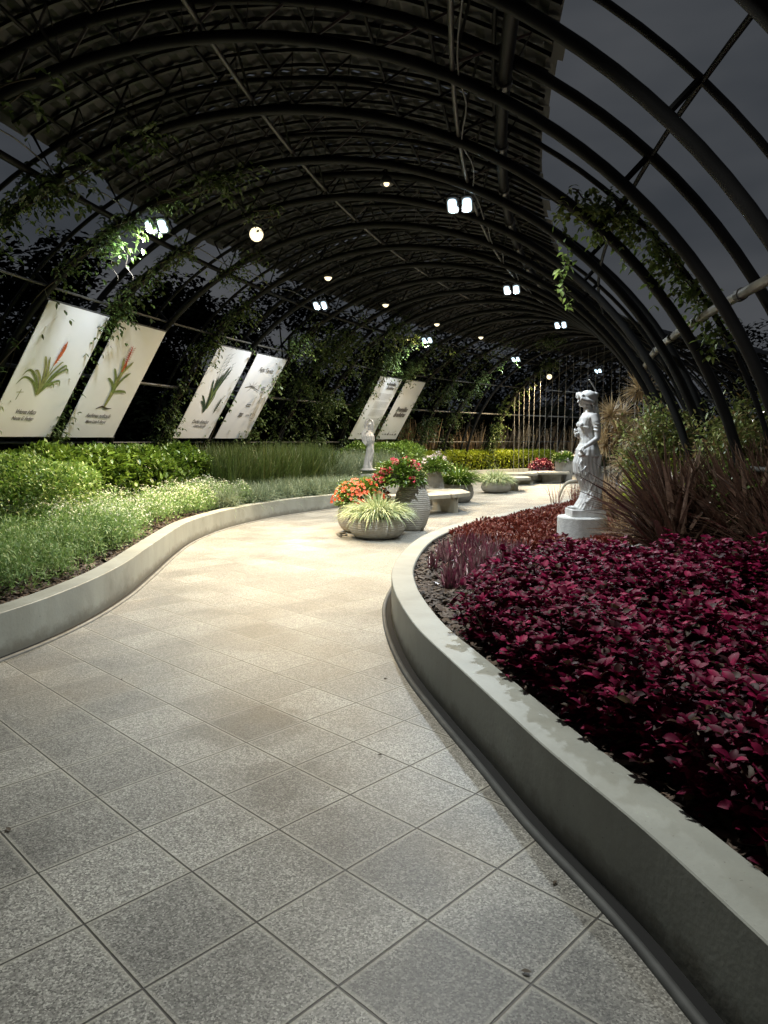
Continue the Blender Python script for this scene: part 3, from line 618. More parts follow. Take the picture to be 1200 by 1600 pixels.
lv = Leaves(); p0 = vp(sk(3) + .1, 2.13, -.15); n = 60
root = empty('lit_sprig', p0); tag(root, 'bright green leafy sprig lit by the nearest left floodlight', 'sprig')
lv.add(rng.normal(0, .10, (n, 3)) * [1, 1, .8], rdir(n, -.6, .5), .10, .06, OV3, .6, .2); lv.build('foliage', FROST, root)
b = MB(); f = np.linspace(0, 1, 14)
for q in (-.06, .16): b.tube(np.stack([q + .10 * f + .03 * np.sin(f * 9), 0 * f, -.05 - .42 * f], 1), .005, 4)
b.build('stem', M['stem'], root)

# ------------------------------------------------------------------ planting, left bed
def hedge(name, poly, z1, n, leaf, mat, label, cat, smallp=.0, seed=1, mix=None, rnd=.35):
    """leafy mass: leaves on the top and flanks of a clipped or loose hedge"""
    P = sample(poly, n); d = edge_dist(P, poly); H_ = (z1 - SOIL) * (1 - .22 * np.exp(-d / rnd * 2)) * (1 + (.035 if 'box' in name else .12) * lump(P, 1.8, seed))
    z = SOIL + H_ * (1 - rng.uniform(0, 1, n) ** 2.2 * np.where(d < rnd, 1, .45)); D = nrm(rdir(n, -.1, 1) + np.array([0, -.25, .25]))
    root = tag(empty(name, (*np.mean(poly, 0), 0)), label, cat); base = np.array(root.location)
    lv = Leaves(); lv.add(np.c_[P, z] - base, D, leaf * rng.uniform(.7, 1.25, n), leaf * .5 * rng.uniform(.8, 1.2, n), OV3, .6, .25); lv.build('foliage', mat, root)
    return root
def grasses(name, poly, clumps, blades, L, W, mat, label, spread=.55, droop=1.2, z=SOIL, lean=(0, 0), kind='stuff', cat='grass', r=.05, prof=STRAP):
    Q = sample(poly, clumps); lv = Leaves(); n = clumps * blades; C = np.repeat(Q, blades, 0)
    a = rng.uniform(0, 2 * pi, n); el = np.abs(rng.normal(0, spread, n)); D = np.stack([np.sin(el) * np.cos(a) + lean[0], np.sin(el) * np.sin(a) + lean[1], np.cos(el)], 1)
    P = np.c_[C + rng.normal(0, r, (n, 2)), np.full(n, z)]; l = L * rng.uniform(.55, 1.15, n)
    lv.add(P, D, l, W * rng.uniform(.7, 1.2, n), prof, droop, .3); return tag(lv.build(name, mat), label, cat, kind=kind)
def band(C, side, i0, i1, d0, d1):
    c = C[i0:i1]; return np.vstack([offset2(C, side * d0)[i0:i1], offset2(C, side * d1)[i0:i1][::-1]])
def herbs(name, poly, nplants, leaves, h, mat, label, ll, lw, r=.18, dome=1., kind='stuff', cat='ground cover', bracts=None, prof=LANCE, wild=.35):
    hole = np.array([2.73, 9.75])
    """mounds of little upright stems set with narrow leaves"""
    Q = sample(poly, nplants); Q = Q[(np.linalg.norm(Q - hole, axis=1) > .55) & ((np.abs(Q[:, 0] - 2.6) > .35) | (Q[:, 1] > 9.7) | (Q[:, 1] < 8.9))]; nplants = len(Q); n = nplants * leaves; C = np.repeat(Q, leaves, 0); hh = np.repeat(h * rng.uniform(.6, 1.25, nplants), leaves)
    a = rng.uniform(0, 2 * pi, n); q = np.sqrt(rng.uniform(0, 1, n)); rr = r * q
    top = hh * np.sqrt(np.maximum(1 - (q * .95) ** 2, .05) * dome + (1 - dome)); z = SOIL + top * (1 - rng.uniform(0, 1, n) ** 1.8 * .75)
    P = np.c_[C[:, 0] + rr * np.cos(a), C[:, 1] + rr * np.sin(a), z]; D = np.stack([np.cos(a) * q * .8, np.sin(a) * q * .8, np.full(n, .75)], 1) + rng.normal(0, wild, (n, 3))
    lv = Leaves(); lv.add(P, D, ll * rng.uniform(.7, 1.3, n), lw, prof, .3, .2); o = tag(lv.build(name, mat), label, cat, kind=kind)
    if bracts:
        m = int(n * bracts[1]); i = rng.choice(n, m, replace=False); P2 = P[i].copy(); P2[:, 2] = SOIL + top[i] + rng.uniform(0, .06, m)
        lb = Leaves(); lb.add(P2, rdir(m, .0, .8), bracts[2], bracts[2] * .7, [.4, 1, .3], .3, .15); lb.build('bracts', bracts[0], o)
    return o
i_y = lambda C, y: int(np.argmin(np.abs(C[:, 1] - y)))
a, b_ = i_y(LK, 3.0), i_y(LK, 8.4)
herbs('herb_cover', band(LK, -1, a, i_y(LK, 5.6), .62, 2.6), 92, 330, .40, HERBG, 'grey green feathery herbs along the left kerb near the camera', .05, .013, .22, wild=.7)
herbs('herb_cover', band(LK, -1, i_y(LK, 5.6), i_y(LK, 9.6), .45, 1.9), 130, 330, .42, HERB, 'soft pale green herbs along the middle of the left kerb', .05, .013, .24, wild=.65)
herbs('frost_cover', band(LK, -1, i_y(LK, 8.6), i_y(LK, 14.6), .42, 2.3), 200, 260, .46, FROST, 'pale mounds of tiny white bracts beyond the herbs on the left', .04, .016, .26, bracts=(PETALW, .22, .03))
hedge('variegated_bush', [(-6.5, 7.8), (-4.55, 8.0), (-4.0, 9.3), (-4.3, 10.9), (-6.6, 11.0)], 1.30, 24000, .062, VARI, 'rounded cream and green variegated bush at the left edge of the photo', 'bush', seed=3)
hedge('laurel_hedge', [(-6.9, 11.2), (-5.0, 11.0), (-4.2, 13.2), (-3.75, 15.6), (-4.5, 16.6), (-5.6, 16)], 1.40, 15000, .13, GREEN, 'broad leaved green hedge below the nearest banners', 'hedge', seed=5)
grasses('tall_grass', [(-4.2, 15.6), (-3.4, 15.4), (-2.2, 17.6), (-1.35, 20.2), (-2.6, 21.8), (-4.4, 18.5)], 240, 46, 1.2, .020, GRASS, 'tall dark green upright grass below the Ficha Técnica banner', .26, .8)
grasses('striped_grass', band(LK, -1, i_y(LK, 13.4), i_y(LK, 18.4), .22, 1.25), 150, 90, .48, .012, GREYG, 'grey green arching grass along the far left kerb', .6, 1.6)
grasses('grey_grass', [(-1.5, 17.9), (-.6, 18.6), (-.1, 20.0), (-.7, 20.1), (-1.4, 19.3)], 30, 90, .42, .012, GREYG, 'short grey grass in front of the small statue', .55, 1.4)
grasses('grey_grass', [(-2.3, 19.0), (-1.3, 19.6), (-.9, 20.9), (.1, 20.9), (.9, 24.4), (-.6, 24), (-2.2, 21.5)], 110, 110, 1.05, .012, GREYG, 'mounds of grey arching grass round the small statue', .45, 1.4)
herbs('low_cover', band(LK, -1, i_y(LK, 17.2), i_y(LK, 24), .25, .95), 70, 150, .3, FROST, 'low white flecked plants along the kerb before the small statue', .05, .02, .25, bracts=(PETALW, .05, .05))
hedge('dark_shrub', [(-1.6, 22.6), (.9, 22.6), (1.6, 26.5), (-.4, 27.5)], 1.45, 9000, .11, GREEN, 'dark green shrub behind the small statue below the text banners', 'shrub', seed=9)
far = band(LK, -1, i_y(LK, 26.2), i_y(LK, 34.6), .30, 1.9)
hedge('box_hedge', far, 1.16, 26000, .085, YELLOW, 'clipped yellow green hedge behind the far benches', 'hedge', seed=2, rnd=.2)
grasses('fountain_grass', band(LK, -1, i_y(LK, 27.5), i_y(LK, 36), 2.0, 3.4), 95, 12, 2.05, .055, DRYG, 'tall dry plumed grass behind the clipped hedge', .22, .55, prof=[.4, .6, 1, 1, .3])
grasses('fountain_grass', band(LK, -1, i_y(LK, 26.5), i_y(LK, 37), 2.0, 3.6), 100, 30, 1.1, .03, GRASS, 'dark grass blades at the foot of the dry plumes', .35, .9)
for i in range(2):
    p = [(1.35, 26.7), (2.1, 27.9)][i]; lv = Leaves(); n = 120
    o = empty('hydrangea', (*p, 1.0)); lv.add(rng.normal(0, .085, (n, 3)), rdir(n, -.2, 1), .07, .06, OV3, .3, .2); lv.build('flower_head', FLW, o)
    bb = MB(); bb.tube([(0, 0, -.73), (0, 0, 0)], .012, 5); bb.build('stem', M['stem'], o)
    tag(o, ['pale flower head poking above the left end of the far hedge', 'second pale flower head on top of the far hedge'][i], 'flower')
# undergrowth below the vines, against the left wall
grasses('undergrowth', [(-7.2, 4), (-6.2, 4), (-6.1, 10), (-5.0, 15.8), (-3.5, 20.2), (-1.6, 24.8), (-2.4, 25.6), (-5.6, 18), (-7.3, 10)], 260, 40, .8, .03, GRASS, 'dark leafy undergrowth along the foot of the left arches', .5, 1.2)

# ------------------------------------------------------------------ planting, right bed
def rosettes(name, poly, plants, heads, h, mat, label, ll, r=.2, rose=6, border=None):
    """bushy foliage plants: every shoot ends in a rosette of broad leaves with pairs below"""
    Q = sample(poly, plants)
    if border is not None: Q = np.vstack([Q, border[::2] + rng.normal(0, .03, border[::2].shape)]); plants = len(Q)
    n = plants * heads; C = np.repeat(Q, heads, 0); hh = np.repeat(h * (rng.uniform(.8, 1.15, plants) + .12 * lump(Q, 1.2, 4)), heads)
    a = rng.uniform(0, 2 * pi, n); q = np.sqrt(rng.uniform(0, 1, n)); top = hh * (1 - .45 * q ** 2) * (1 - .75 * rng.uniform(0, 1, n) ** 2.2)
    Tp = np.c_[C[:, 0] + r * q * np.cos(a), C[:, 1] + r * q * np.sin(a), SOIL + top]; ax = nrm(np.stack([np.cos(a) * q * .55, np.sin(a) * q * .55, np.ones(n)], 1))
    lv = Leaves()
    for lev in range(4):
        f = lev * .095
        base = Tp - ax * f * (.8 + .5 * rng.uniform(size=(n, 1))); cnt = rose if lev == 0 else 4
        for j in range(cnt):
            th = rng.uniform(0, 2 * pi, n) if j == 0 else th + 2 * pi / cnt + rng.normal(0, .25, n)
            D = np.stack([np.cos(th), np.sin(th), (.65 if lev == 0 else .15) + rng.normal(0, .25, n)], 1) + ax * .3
            l = ll * rng.uniform(.55, 1.15, n) * (.75 if lev == 0 and j > 3 else 1)
            lv.add(base, D, l, l * .58, OV, .75, .35)
    o = tag(lv.build(name, mat), label, 'foliage plants', kind='stuff')
    b = MB()
    for i in rng.choice(n, min(n, 500), replace=False): b.tube([[C[i, 0], C[i, 1], SOIL - .01], Tp[i] - ax[i] * .3, Tp[i]], .005, 4, False)
    b.build('stem', M['stem'], o); return o
bp = band(RK, 1, i_y(RK, -1.5), i_y(RK, 3.2), .62, 3.4)
fr = np.vstack([offset2(RK, .38)[i_y(RK, -.4):i_y(RK, 4.3)], offset2(RK, .60)[i_y(RK, 4.5):i_y(RK, 5.4)]])
rosettes('iresine_planting', np.vstack([fr, [(1.5, 5.9), (2.9, 6.0), (3.7, 5.6), (3.6, 2.5), (2.4, -.4)]]), 360, 25, .50, IRES, 'magenta red bushy leaves filling the near right bed', .064, .20, border=offset2(RK, .39)[i_y(RK, -.2):i_y(RK, 4.6)])
rosettes('iresine_planting', np.array([(.76, 5.1), (.82, 5.8), (1.1, 6.7), (1.7, 7.5), (2.5, 8.0), (3.1, 7.0), (3.1, 6.0), (1.6, 5.6)]), 95, 15, .20, IRES, 'magenta leaves in the middle of the right bed before the statue', .07, .2)
grasses('rhoeo_planting', [(.48, 6.1), (.50, 7.3), (.72, 8.4), (1.2, 9.0), (1.6, 8.0), (1.1, 6.8), (.85, 5.9)], 64, 28, .21, .021, RHOEO, 'spiky purple leaved plants at the tip of the right bed', .6, .3, kind='stuff', cat='foliage plants', r=.02)
herbs('russet_cover', [(.95, 8.9), (1.1, 10.1), (1.75, 11.3), (2.5, 12.4), (3.4, 13.7), (4.4, 15.4), (4.9, 15.2), (3.6, 11.5), (3.3, 9.2), (2.2, 8.2), (1.4, 8.4)], 340, 130, .10, ALTER, 'low russet red carpet of small leaves round the statue base', .05, .032, .2, prof=OV3)
grasses('flax_clump', [(2.9, 6.6), (4.2, 5.9), (5.2, 6.6), (4.9, 8.3), (3.7, 8.6), (3.1, 7.8)], 34, 60, 1.3, .072, PHORM, 'dark bronze sword leaved flax clumps right of the large statue', .52, .8, lean=(-.25, 0), cat='foliage plants', r=.06, prof=[.7, 1, .9, .6, 0])
grasses('tan_grass', [(2.95, 9.0), (3.35, 8.9), (3.5, 9.4), (3.1, 9.5)], 8, 80, .5, .010, DRYG, 'tuft of fine tan grass beside the statue pedestal', .6, 1.0)
grasses('tan_grass', [(3.6, 12.6), (4.6, 14.8), (5.6, 16.8), (6.2, 16.4), (5.6, 12.6), (4.4, 11.0), (3.7, 11.0)], 46, 55, .70, .018, DRYG, 'tan grass below the spiky topped dracaenas', .4, .9)
grasses('tan_grass', [(3.3, 13.6), (3.9, 14.8), (4.1, 14.6), (3.5, 13.3)], 5, 16, .55, .012, ALTER, 'wispy red grass at the far edge of the right bed', .35, .6)
def dracaena(x, y, heads, label):
    root = tag(empty('dracaena', (x, y, SOIL)), label, 'dracaena', 'dracaenas behind the large statue')
    for (dx, dy, z) in heads:
        b = MB(); f = np.linspace(0, 1, 8)[:, None]; b.tube(np.array([dx * .3, dy * .3, -.02]) * (1 - f) + np.array([dx, dy, z]) * f + np.c_[.04 * np.sin(f * 5), 0 * f, 0 * f], np.linspace(.028, .018, 8), 7); b.build('cane', M['stem'], root, True)
        lv = Leaves(); n = 230; D = nrm(rdir(n, -.75, 1)); lv.add(np.array([dx, dy, z]) + D * .02, D, rng.uniform(.28, .48, n), .016, STRAP, .45, .3); lv.build('leaf_head', DRAC, root)
dracaena(4.05, 12.8, [(0, 0, 1.75), (.22, .1, 1.45), (-.05, .15, 1.25)], 'spiky headed dracaena right behind the large statue')
dracaena(4.3, 11.9, [(0, 0, 1.35), (.25, .1, 1.05), (-.2, .1, .95), (.05, 0, .7)], 'short many headed dracaena between the large statue and the green shrub')
dracaena(4.75, 13.4, [(0, 0, 2.25), (-.28, .1, 1.75), (.25, 0, 1.6), (.1, -.1, 1.1)], 'taller dracaena with a pale spiky head just right of the first')
def shrub(x, y, r, z1, n, leaf, mat, label, name='shrub'):
    root = tag(empty(name, (x, y, SOIL)), label, 'shrub'); lv = Leaves(); b = MB(); H_ = z1 - SOIL
    for i in range(26):
        a = rng.uniform(0, 2 * pi); rr = r * math.sqrt(rng.uniform(.02, 1)); top = np.array([rr * cos(a), rr * sin(a), H_ * rng.uniform(.55, 1.0) * (1 - .25 * (rr / r) ** 2)])
        f = np.linspace(0, 1, 6)[:, None]; P = top * f + np.array([0, 0, .15]) * np.sin(f * pi); b.tube(P, np.linspace(.014, .004, 6), 5)
        m = n // 26; q = rng.uniform(.15, 1.05, m)[:, None]; C = top * q + rng.normal(0, .10, (m, 3)); C[:, 2] = np.maximum(C[:, 2], .03)
        lv.add(C, nrm(rdir(m, -.2, .9) + top * .2), leaf * rng.uniform(.6, 1.3, m), leaf * .42, OV3, .5, .2)
    lv.build('foliage', mat, root); b.build('branches', M['stem'], root, True)
shrub(4.15, 10.7, .60, 2.35, 15000, .075, SHRUB, 'airy green and orange shrub in front of the thick arch feet')
shrub(4.0, 10.1, .50, 1.35, 8000, .07, YELLOW, 'bright yellow green bush below the orange tinged shrub')
shrub(4.75, 9.6, .6, 1.75, 9000, .075, SHRUB, 'loose green shrub among the feet of the right arches')
shrub(4.25, 8.1, .62, 2.30, 16000, .07, SHRUB, 'large dim shrub at the right edge of the photo')
shrub(4.0, 7.6, .5, 1.40, 5000, .11, GREEN, 'green broad leaved bush under the dim shrub on the right')

# ------------------------------------------------------------------ statues
def carve(name, mb, mat, parent, voxel=.009):
    o = mb.build(name, mat, parent); md = o.modifiers.new('r', 'REMESH'); md.mode = 'VOXEL'; md.voxel_size = voxel; md.use_smooth_shade = True
    s = o.modifiers.new('s', 'SMOOTH'); s.factor = .5; s.iterations = 2
    bpy.context.view_layer.update(); dg = bpy.context.evaluated_depsgraph_get(); me = bpy.data.meshes.new_from_object(o.evaluated_get(dg))
    o.modifiers.clear(); o.data = me; me.shade_smooth(); return o
def ball(mb, c, r, n=14):
    r = np.broadcast_to(r, (3,)); a = np.linspace(0, pi, n); mb.lathe([(max(sin(x), .01), -cos(x)) for x in a], n=n * 2); mb.v[-1] = (mb.v[-1]) * r + np.array(c); return mb
def loft(mb, secs, pleat=0, npl=16, tw=0):
    """secs: (z, x_left, x_right, y_half, pleat_amount)"""
    S_ = np.array(secs, float); z = np.linspace(S_[0, 0], S_[-1, 0], 90); o = np.argsort(S_[:, 0]); I = lambda j: np.interp(z, S_[o, 0], S_[o, j])
    xl, xr, yh, pa = I(1), I(2), I(3), I(4); n = 120; a = np.linspace(0, 2 * pi, n, endpoint=False); V = []
    for i in range(90):
        f = 1 + pa[i] * (np.abs(np.sin(a * npl / 2 + z[i] * tw + .6 * np.sin(3 * a))) - .5) * 2
        V.append(np.stack([(xl[i] + xr[i]) / 2 + (xr[i] - xl[i]) / 2 * np.cos(a) * f, yh[i] * np.sin(a) * f, np.full(n, z[i])], 1))
    f = [[i * n + j, i * n + (j + 1) % n, (i + 1) * n + (j + 1) % n, (i + 1) * n + j] for i in range(89) for j in range(n)] + [list(range(n))[::-1], [89 * n + j for j in range(n)]]
    mb.add(np.concatenate(V), f)
SP = (2.73, 9.75)                       # large statue
ped = MB(); ped.lathe([(.33, -.02), (.335, .0), (.335, .27), (.325, .285), (.30, .287)], n=48); po = ped.build('pedestal', plain('rough white pedestal', (.58, .58, .57), .85, noise=.12, scale=20, bump=1.0, bscale=55), smooth=False)
po.location = (*SP, SOIL); tag(po, 'rough white drum pedestal under the large statue', 'pedestal')
st = empty('statue', (SP[0] + .06, SP[1], SOIL + .29), 0); tag(st, 'large white stone statue of a draped woman holding flowers, facing left', 'statue')
b = MB(); b.box((-.02, 0, .045), (.46, .40, .10)); b.build('plinth', M['marble'], st, bevel=.008)
U = .00872
def X(px): return (px - 922) * U
def Z(py): return (691 - py) * U + CAMH - SOIL - .29
b = MB()
loft(b, [(Z(797), X(900), X(944), .215, .05), (Z(790), X(905), X(944), .21, .07), (Z(780), X(911), X(944), .19, .09), (Z(768), X(914), X(943), .175, .09), (Z(755), X(909), X(943), .17, .08),
         (Z(740), X(901), X(942), .175, .07), (Z(724), X(899), X(940), .17, .055), (Z(710), X(903), X(938), .165, .04), (Z(706), X(904), X(938), .16, .03)], npl=22, tw=2.2)
loft(b, [(Z(714), X(902), X(940), .175, .045), (Z(704), X(903), X(938), .165, .03), (Z(694), X(908), X(935), .13, .03), (Z(684), X(909), X(933), .12, .03), (Z(672), X(906.5), X(932), .13, .025), (Z(664), X(906), X(933), .145, .02),
         (Z(655), X(908), X(932.5), .165, .01), (Z(648), X(912), X(931), .15, 0), (Z(643), X(914.5), X(927), .09, 0)], npl=14, tw=1)
b.tube([(X(921), 0, Z(650)), (X(919), 0, Z(640)), (X(917), 0, Z(632))], [.08, .056, .052], 16)
# head bowed forward: face, brow, nose, chin, ear
ball(b, (X(915), 0, Z(628)), (.078, .072, .098)); ball(b, (X(908.5), 0, Z(634)), (.03, .035, .035)); b.tube([(X(907.5), 0, Z(626)), (X(904.8), 0, Z(630.5))], [.010, .014], 8); ball(b, (X(907), 0, Z(633.5)), (.014, .024, .008))
ball(b, (X(908), -.03, Z(626.3)), (.012, .014, .008)); ball(b, (X(908), .03, Z(626.3)), (.012, .014, .008))
# thick wavy hair: rolls round the brow, crown and a bun, lock down the back
ball(b, (X(919), 0, Z(622)), (.115, .102, .088)); b.tube([(X(908), -.085, Z(623)), (X(905), -.04, Z(618.5)), (X(904.5), .04, Z(618.5)), (X(908), .085, Z(623))], .034, 10); b.tube([(X(905), -.085, Z(625)), (X(915), -.10, Z(629)), (X(926), -.075, Z(632))], [.032, .034, .03], 10)
for i in range(40):
    a = rng.uniform(-.3, pi + .1); y = rng.uniform(-.085, .085); rr = .108 * math.sqrt(max(1 - (y / .12) ** 2, .2))
    ball(b, (X(917) - rr * cos(a) * 1.08, y, Z(627) + rr * sin(a) * .98), rng.uniform(.014, .022), 7)
for i in range(14): ball(b, (X(905) + rng.normal(0, .010), rng.uniform(-.085, .085), Z(620.5) + rng.normal(0, .014)), .016, 7)
ball(b, (X(930), 0, Z(620)), (.05, .055, .05)); 
for i in range(9): ball(b, (X(930.5 + .55 * i), rng.normal(0, .025), Z(628 + 3.4 * i)), (.035, .05, .04), 8)
# near arm: puffed sleeve, bare forearm, hand gathering the skirt and flowers
b.tube([(X(924), -.14, Z(650)), (X(927), -.17, Z(661)), (X(929.5), -.18, Z(674)), (X(929.5), -.185, Z(686))], [.052, .056, .042, .037], 14)
b.tube([(X(929.5), -.185, Z(686)), (X(920), -.195, Z(693)), (X(910), -.185, Z(700))], [.037, .034, .024], 12); ball(b, (X(929), -.185, Z(686)), .038)
for zz in (663, 668, 673): b.tube([(X(922.5), -.16, Z(zz)), (X(925), -.225, Z(zz + 1)), (X(930), -.23, Z(zz + 2)), (X(934), -.18, Z(zz + 1))], .007, 6)
ball(b, (X(907.5), -.18, Z(701.5)), (.034, .022, .024))
for j in range(4): b.tube([(X(906 - .4 * j), -.17 - .014 * j + .02, Z(702)), (X(904 - .3 * j), -.178 - .014 * j + .02, Z(705)), (X(905), -.175 - .014 * j + .02, Z(708 - .3 * j))], [.0095, .0085, .007], 7)
b.tube([(X(908), -.20, Z(702)), (X(906.5), -.215, Z(706))], [.010, .008], 7)
for i in range(26): ball(b, (X(907.5) + rng.normal(0, .026), -.15 + rng.normal(0, .03), Z(709) + rng.normal(0, .024)), .014, 6)
# far arm bent up with a posy at the chest
b.tube([(X(926), .155, Z(650)), (X(930), .19, Z(668)), (X(922), .17, Z(686))], [.06, .052, .042], 12); b.tube([(X(922), .17, Z(686)), (X(911), .12, Z(684)), (X(904.5), .06, Z(679))], [.042, .034, .025], 12)
ball(b, (X(903.5), .04, Z(677.5)), (.028, .026, .03))
for j in range(4): b.tube([(X(903), .03 + .014 * j, Z(677)), (X(901), .02 + .014 * j, Z(678.5)), (X(902), .005 + .014 * j, Z(680))], [.009, .008, .007], 7)
for i in range(18): ball(b, (X(903) + rng.normal(0, .018), .02 + rng.normal(0, .02), Z(675) + rng.normal(0, .03)), .013, 6)
# sweeping folds across the skirt, girdle, foot
for (p, q, r_) in (((938, 712), (915, 775), .014), ((936, 716), (921, 790), .013), ((930, 716), (905, 752), .015), ((922, 716), (902, 740), .013), ((941, 740), (930, 792), .015), ((942, 760), (914, 786), .017), ((926, 770), (908, 788), .014), ((914, 716), (900.5, 733), .012)):
    f = np.linspace(0, 1, 9); px_ = p[0] + (q[0] - p[0]) * f + 3 * np.sin(f * pi) * (1 if p[0] > 920 else -1); py_ = p[1] + (q[1] - p[1]) * f
    b.tube(np.stack([X(px_), -.155 + .02 * np.cos(f * 3) - .02 * (f > .6), Z(py_)], 1), r_ * .9, 8)
b.tube([(X(903), -.09, Z(711)), (X(915), -.165, Z(713)), (X(930), -.16, Z(714)), (X(939), -.08, Z(712))], .014, 8); b.tube([(X(905), -.08, Z(668)), (X(916), -.135, Z(670)), (X(930), -.13, Z(668))], .010, 8)
ball(b, (X(902), -.06, Z(794.5)), (.075, .035, .022)); ball(b, (X(899), .06, Z(795)), (.06, .032, .02))
ball(b, (X(908), -.06, Z(665)), (.036, .048, .040)); ball(b, (X(908), .06, Z(665)), (.036, .048, .040))
carve('figure', b, M['marble'], st, .0085)
b = MB(); b.tube([(X(931), 0, Z(613)), (X(925), -.02, Z(604)), (X(919), -.03, Z(596))], .010, 7); b.build('rod', M['rod'], st)

# small statue: dancer with raised arms in swirling cloth
SQ = (-.41, 20.4); s2 = empty('statue', (*SQ, .5)); tag(s2, 'small white statue of a dancer with arms raised in a loop of swirling cloth', 'statue')
U2 = 20.4 / 1112
def X2(px): return (px - 577.5) * U2
def Z2(py): return (691 - py) * U2 + CAMH - .5
b = MB(); b.box((X2(577.5), 0, -.11), (.54, .50, .50)); b.build('plinth', M['marble2'], s2, bevel=.01)
b = MB()
loft(b, [(Z2(736), X2(563), X2(588), .20, 0), (Z2(734), X2(564), X2(587), .2, 0)], npl=6)
loft(b, [(Z2(735), X2(567), X2(582), .16, .10), (Z2(728), X2(568), X2(581), .13, .12), (Z2(720), X2(569.5), X2(582), .12, .10), (Z2(710), X2(571.5), X2(583.5), .12, .07), (Z2(700), X2(572), X2(584), .125, .06), (Z2(692), X2(570), X2(584), .15, .05)], npl=12, tw=7)
loft(b, [(Z2(697), X2(571), X2(583.5), .14, .05), (Z2(690), X2(567), X2(585), .19, .07), (Z2(683), X2(566), X2(584.5), .2, .08), (Z2(678), X2(568), X2(582), .15, .07), (Z2(674), X2(572), X2(581), .10, .03)], npl=16, tw=5)
ball(b, (X2(577.5), 0, Z2(667)), (.058, .062, .082)); b.tube([(X2(577), 0, Z2(673)), (X2(578), 0, Z2(668))], .055, 10)
ball(b, (X2(578), .03, Z2(665.8)), (.062, .05, .07)); b.tube([(X2(577.5), -.07, Z2(665)), (X2(577), -.09, Z2(666.5))], [.01, .014], 6)
for sd, xs in ((-1, (573, 571, 573, 577.5)), (1, (581.5, 583, 582, 579))):
    b.tube([(X2(xs[0]), 0, Z2(675)), (X2(xs[1]), -.02, Z2(667)), (X2(xs[2]), -.03, Z2(660.5)), (X2(xs[3]), -.03, Z2(657.5))], [.045, .038, .032, .022], 10)
    for j in range(4): b.tube([(X2(xs[3]), -.03 - .012 * j, Z2(657.5)), (X2(xs[3] - sd * .8), -.04 - .012 * j, Z2(656.3))], [.010, .008], 6)
for i in range(5):
    a = np.linspace(.2, 2.9, 14); b.tube(np.stack([X2(575.5) + (.10 + .022 * i) * np.cos(a + 1.5), -.19 + .03 * np.abs(np.cos(a)), Z2(684) + (.17 + .022 * i) * np.sin(a + 1.5)], 1), .014, 6)
b.tube([(X2(580), -.1, Z2(694)), (X2(583), -.12, Z2(708)), (X2(577), -.13, Z2(722)), (X2(579), -.14, Z2(733))], [.03, .035, .03, .04], 8)
carve('figure', b, M['marble2'], s2, .013)

# ------------------------------------------------------------------ benches
def bench(slabs, legs, label, zt=.43):
    c = np.mean(slabs[0], 0); root = tag(empty('bench', (*c, 0)), label, 'bench', 'cast concrete benches along the path')
    for i, s in enumerate(slabs):
        b = MB(); b.prism(rounded(np.array(s) - c, .16), zt - .09 - .003 * i, zt - .003 * i); b.build('seat', M['bench'], root, bevel=.014)
    for (p, q) in legs:
        p, q = np.array(p) - c, np.array(q) - c; T_ = nrm(q - p); Nn = np.array([-T_[1], T_[0]]) * .055
        for sgn in (-1, 1):                       # twin blades that flare into the seat
            b = MB(); k = 7; rows = []
            for z_, o_ in zip([0, .18, .27, .31, .328, .337, .341], [0, 0, .004, .016, .035, .055, .08]):
                nn = Nn * sgn; oo = nrm(nn) * o_
                rows.append([[*(p + nn * .08 + oo * .9), z_], [*(p + nn + oo), z_], [*(q + nn + oo), z_], [*(q + nn * .08 + oo * .9), z_]])
            V = np.array(rows).reshape(-1, 3); f = [[4 * i + j, 4 * i + (j + 1) % 4, 4 * i + 4 + (j + 1) % 4, 4 * i + 4 + j] for i in range(k - 1) for j in range(4)] + [[3, 2, 1, 0], [4 * k - 4, 4 * k - 3, 4 * k - 2, 4 * k - 1]]
            b.add(V, f); b.build('leg', M['bench'], root)
    return root
bench([[(1.52, 15.50), (1.98, 16.1), (1.9, 17.2), (1.15, 17.6), (.92, 16.7)], [(1.50, 15.50), (1.30, 16.2), (.45, 15.9), (-.1, 15.2), (.6, 14.9)]], [((1.60, 15.72), (1.16, 16.35)), ((.35, 15.35), (.15, 15.75))], 'pale concrete bench with a folded leg between the tall urn and the leafy bowl')
bench([[(3.95, 22.3), (4.7, 22.7), (4.75, 23.6), (4.1, 24.0), (3.6, 23.2)]], [((4.25, 22.75), (4.05, 23.4))], 'round ended concrete bench behind the low grass bowl')
bench([[(3.9, 25.0), (5.6, 25.9), (5.7, 26.7), (5.2, 27.0), (3.9, 26.2)]], [((5.42, 26.1), (5.05, 26.75))], 'middle concrete bench of the far group, before the clipped hedge')
bench([[(5.5, 26.6), (7.0, 26.8), (7.15, 27.5), (6.6, 28.2), (5.4, 27.6)]], [((6.05, 27.2), (6.75, 27.1))], 'farthest concrete bench in front of the red planted bowl')

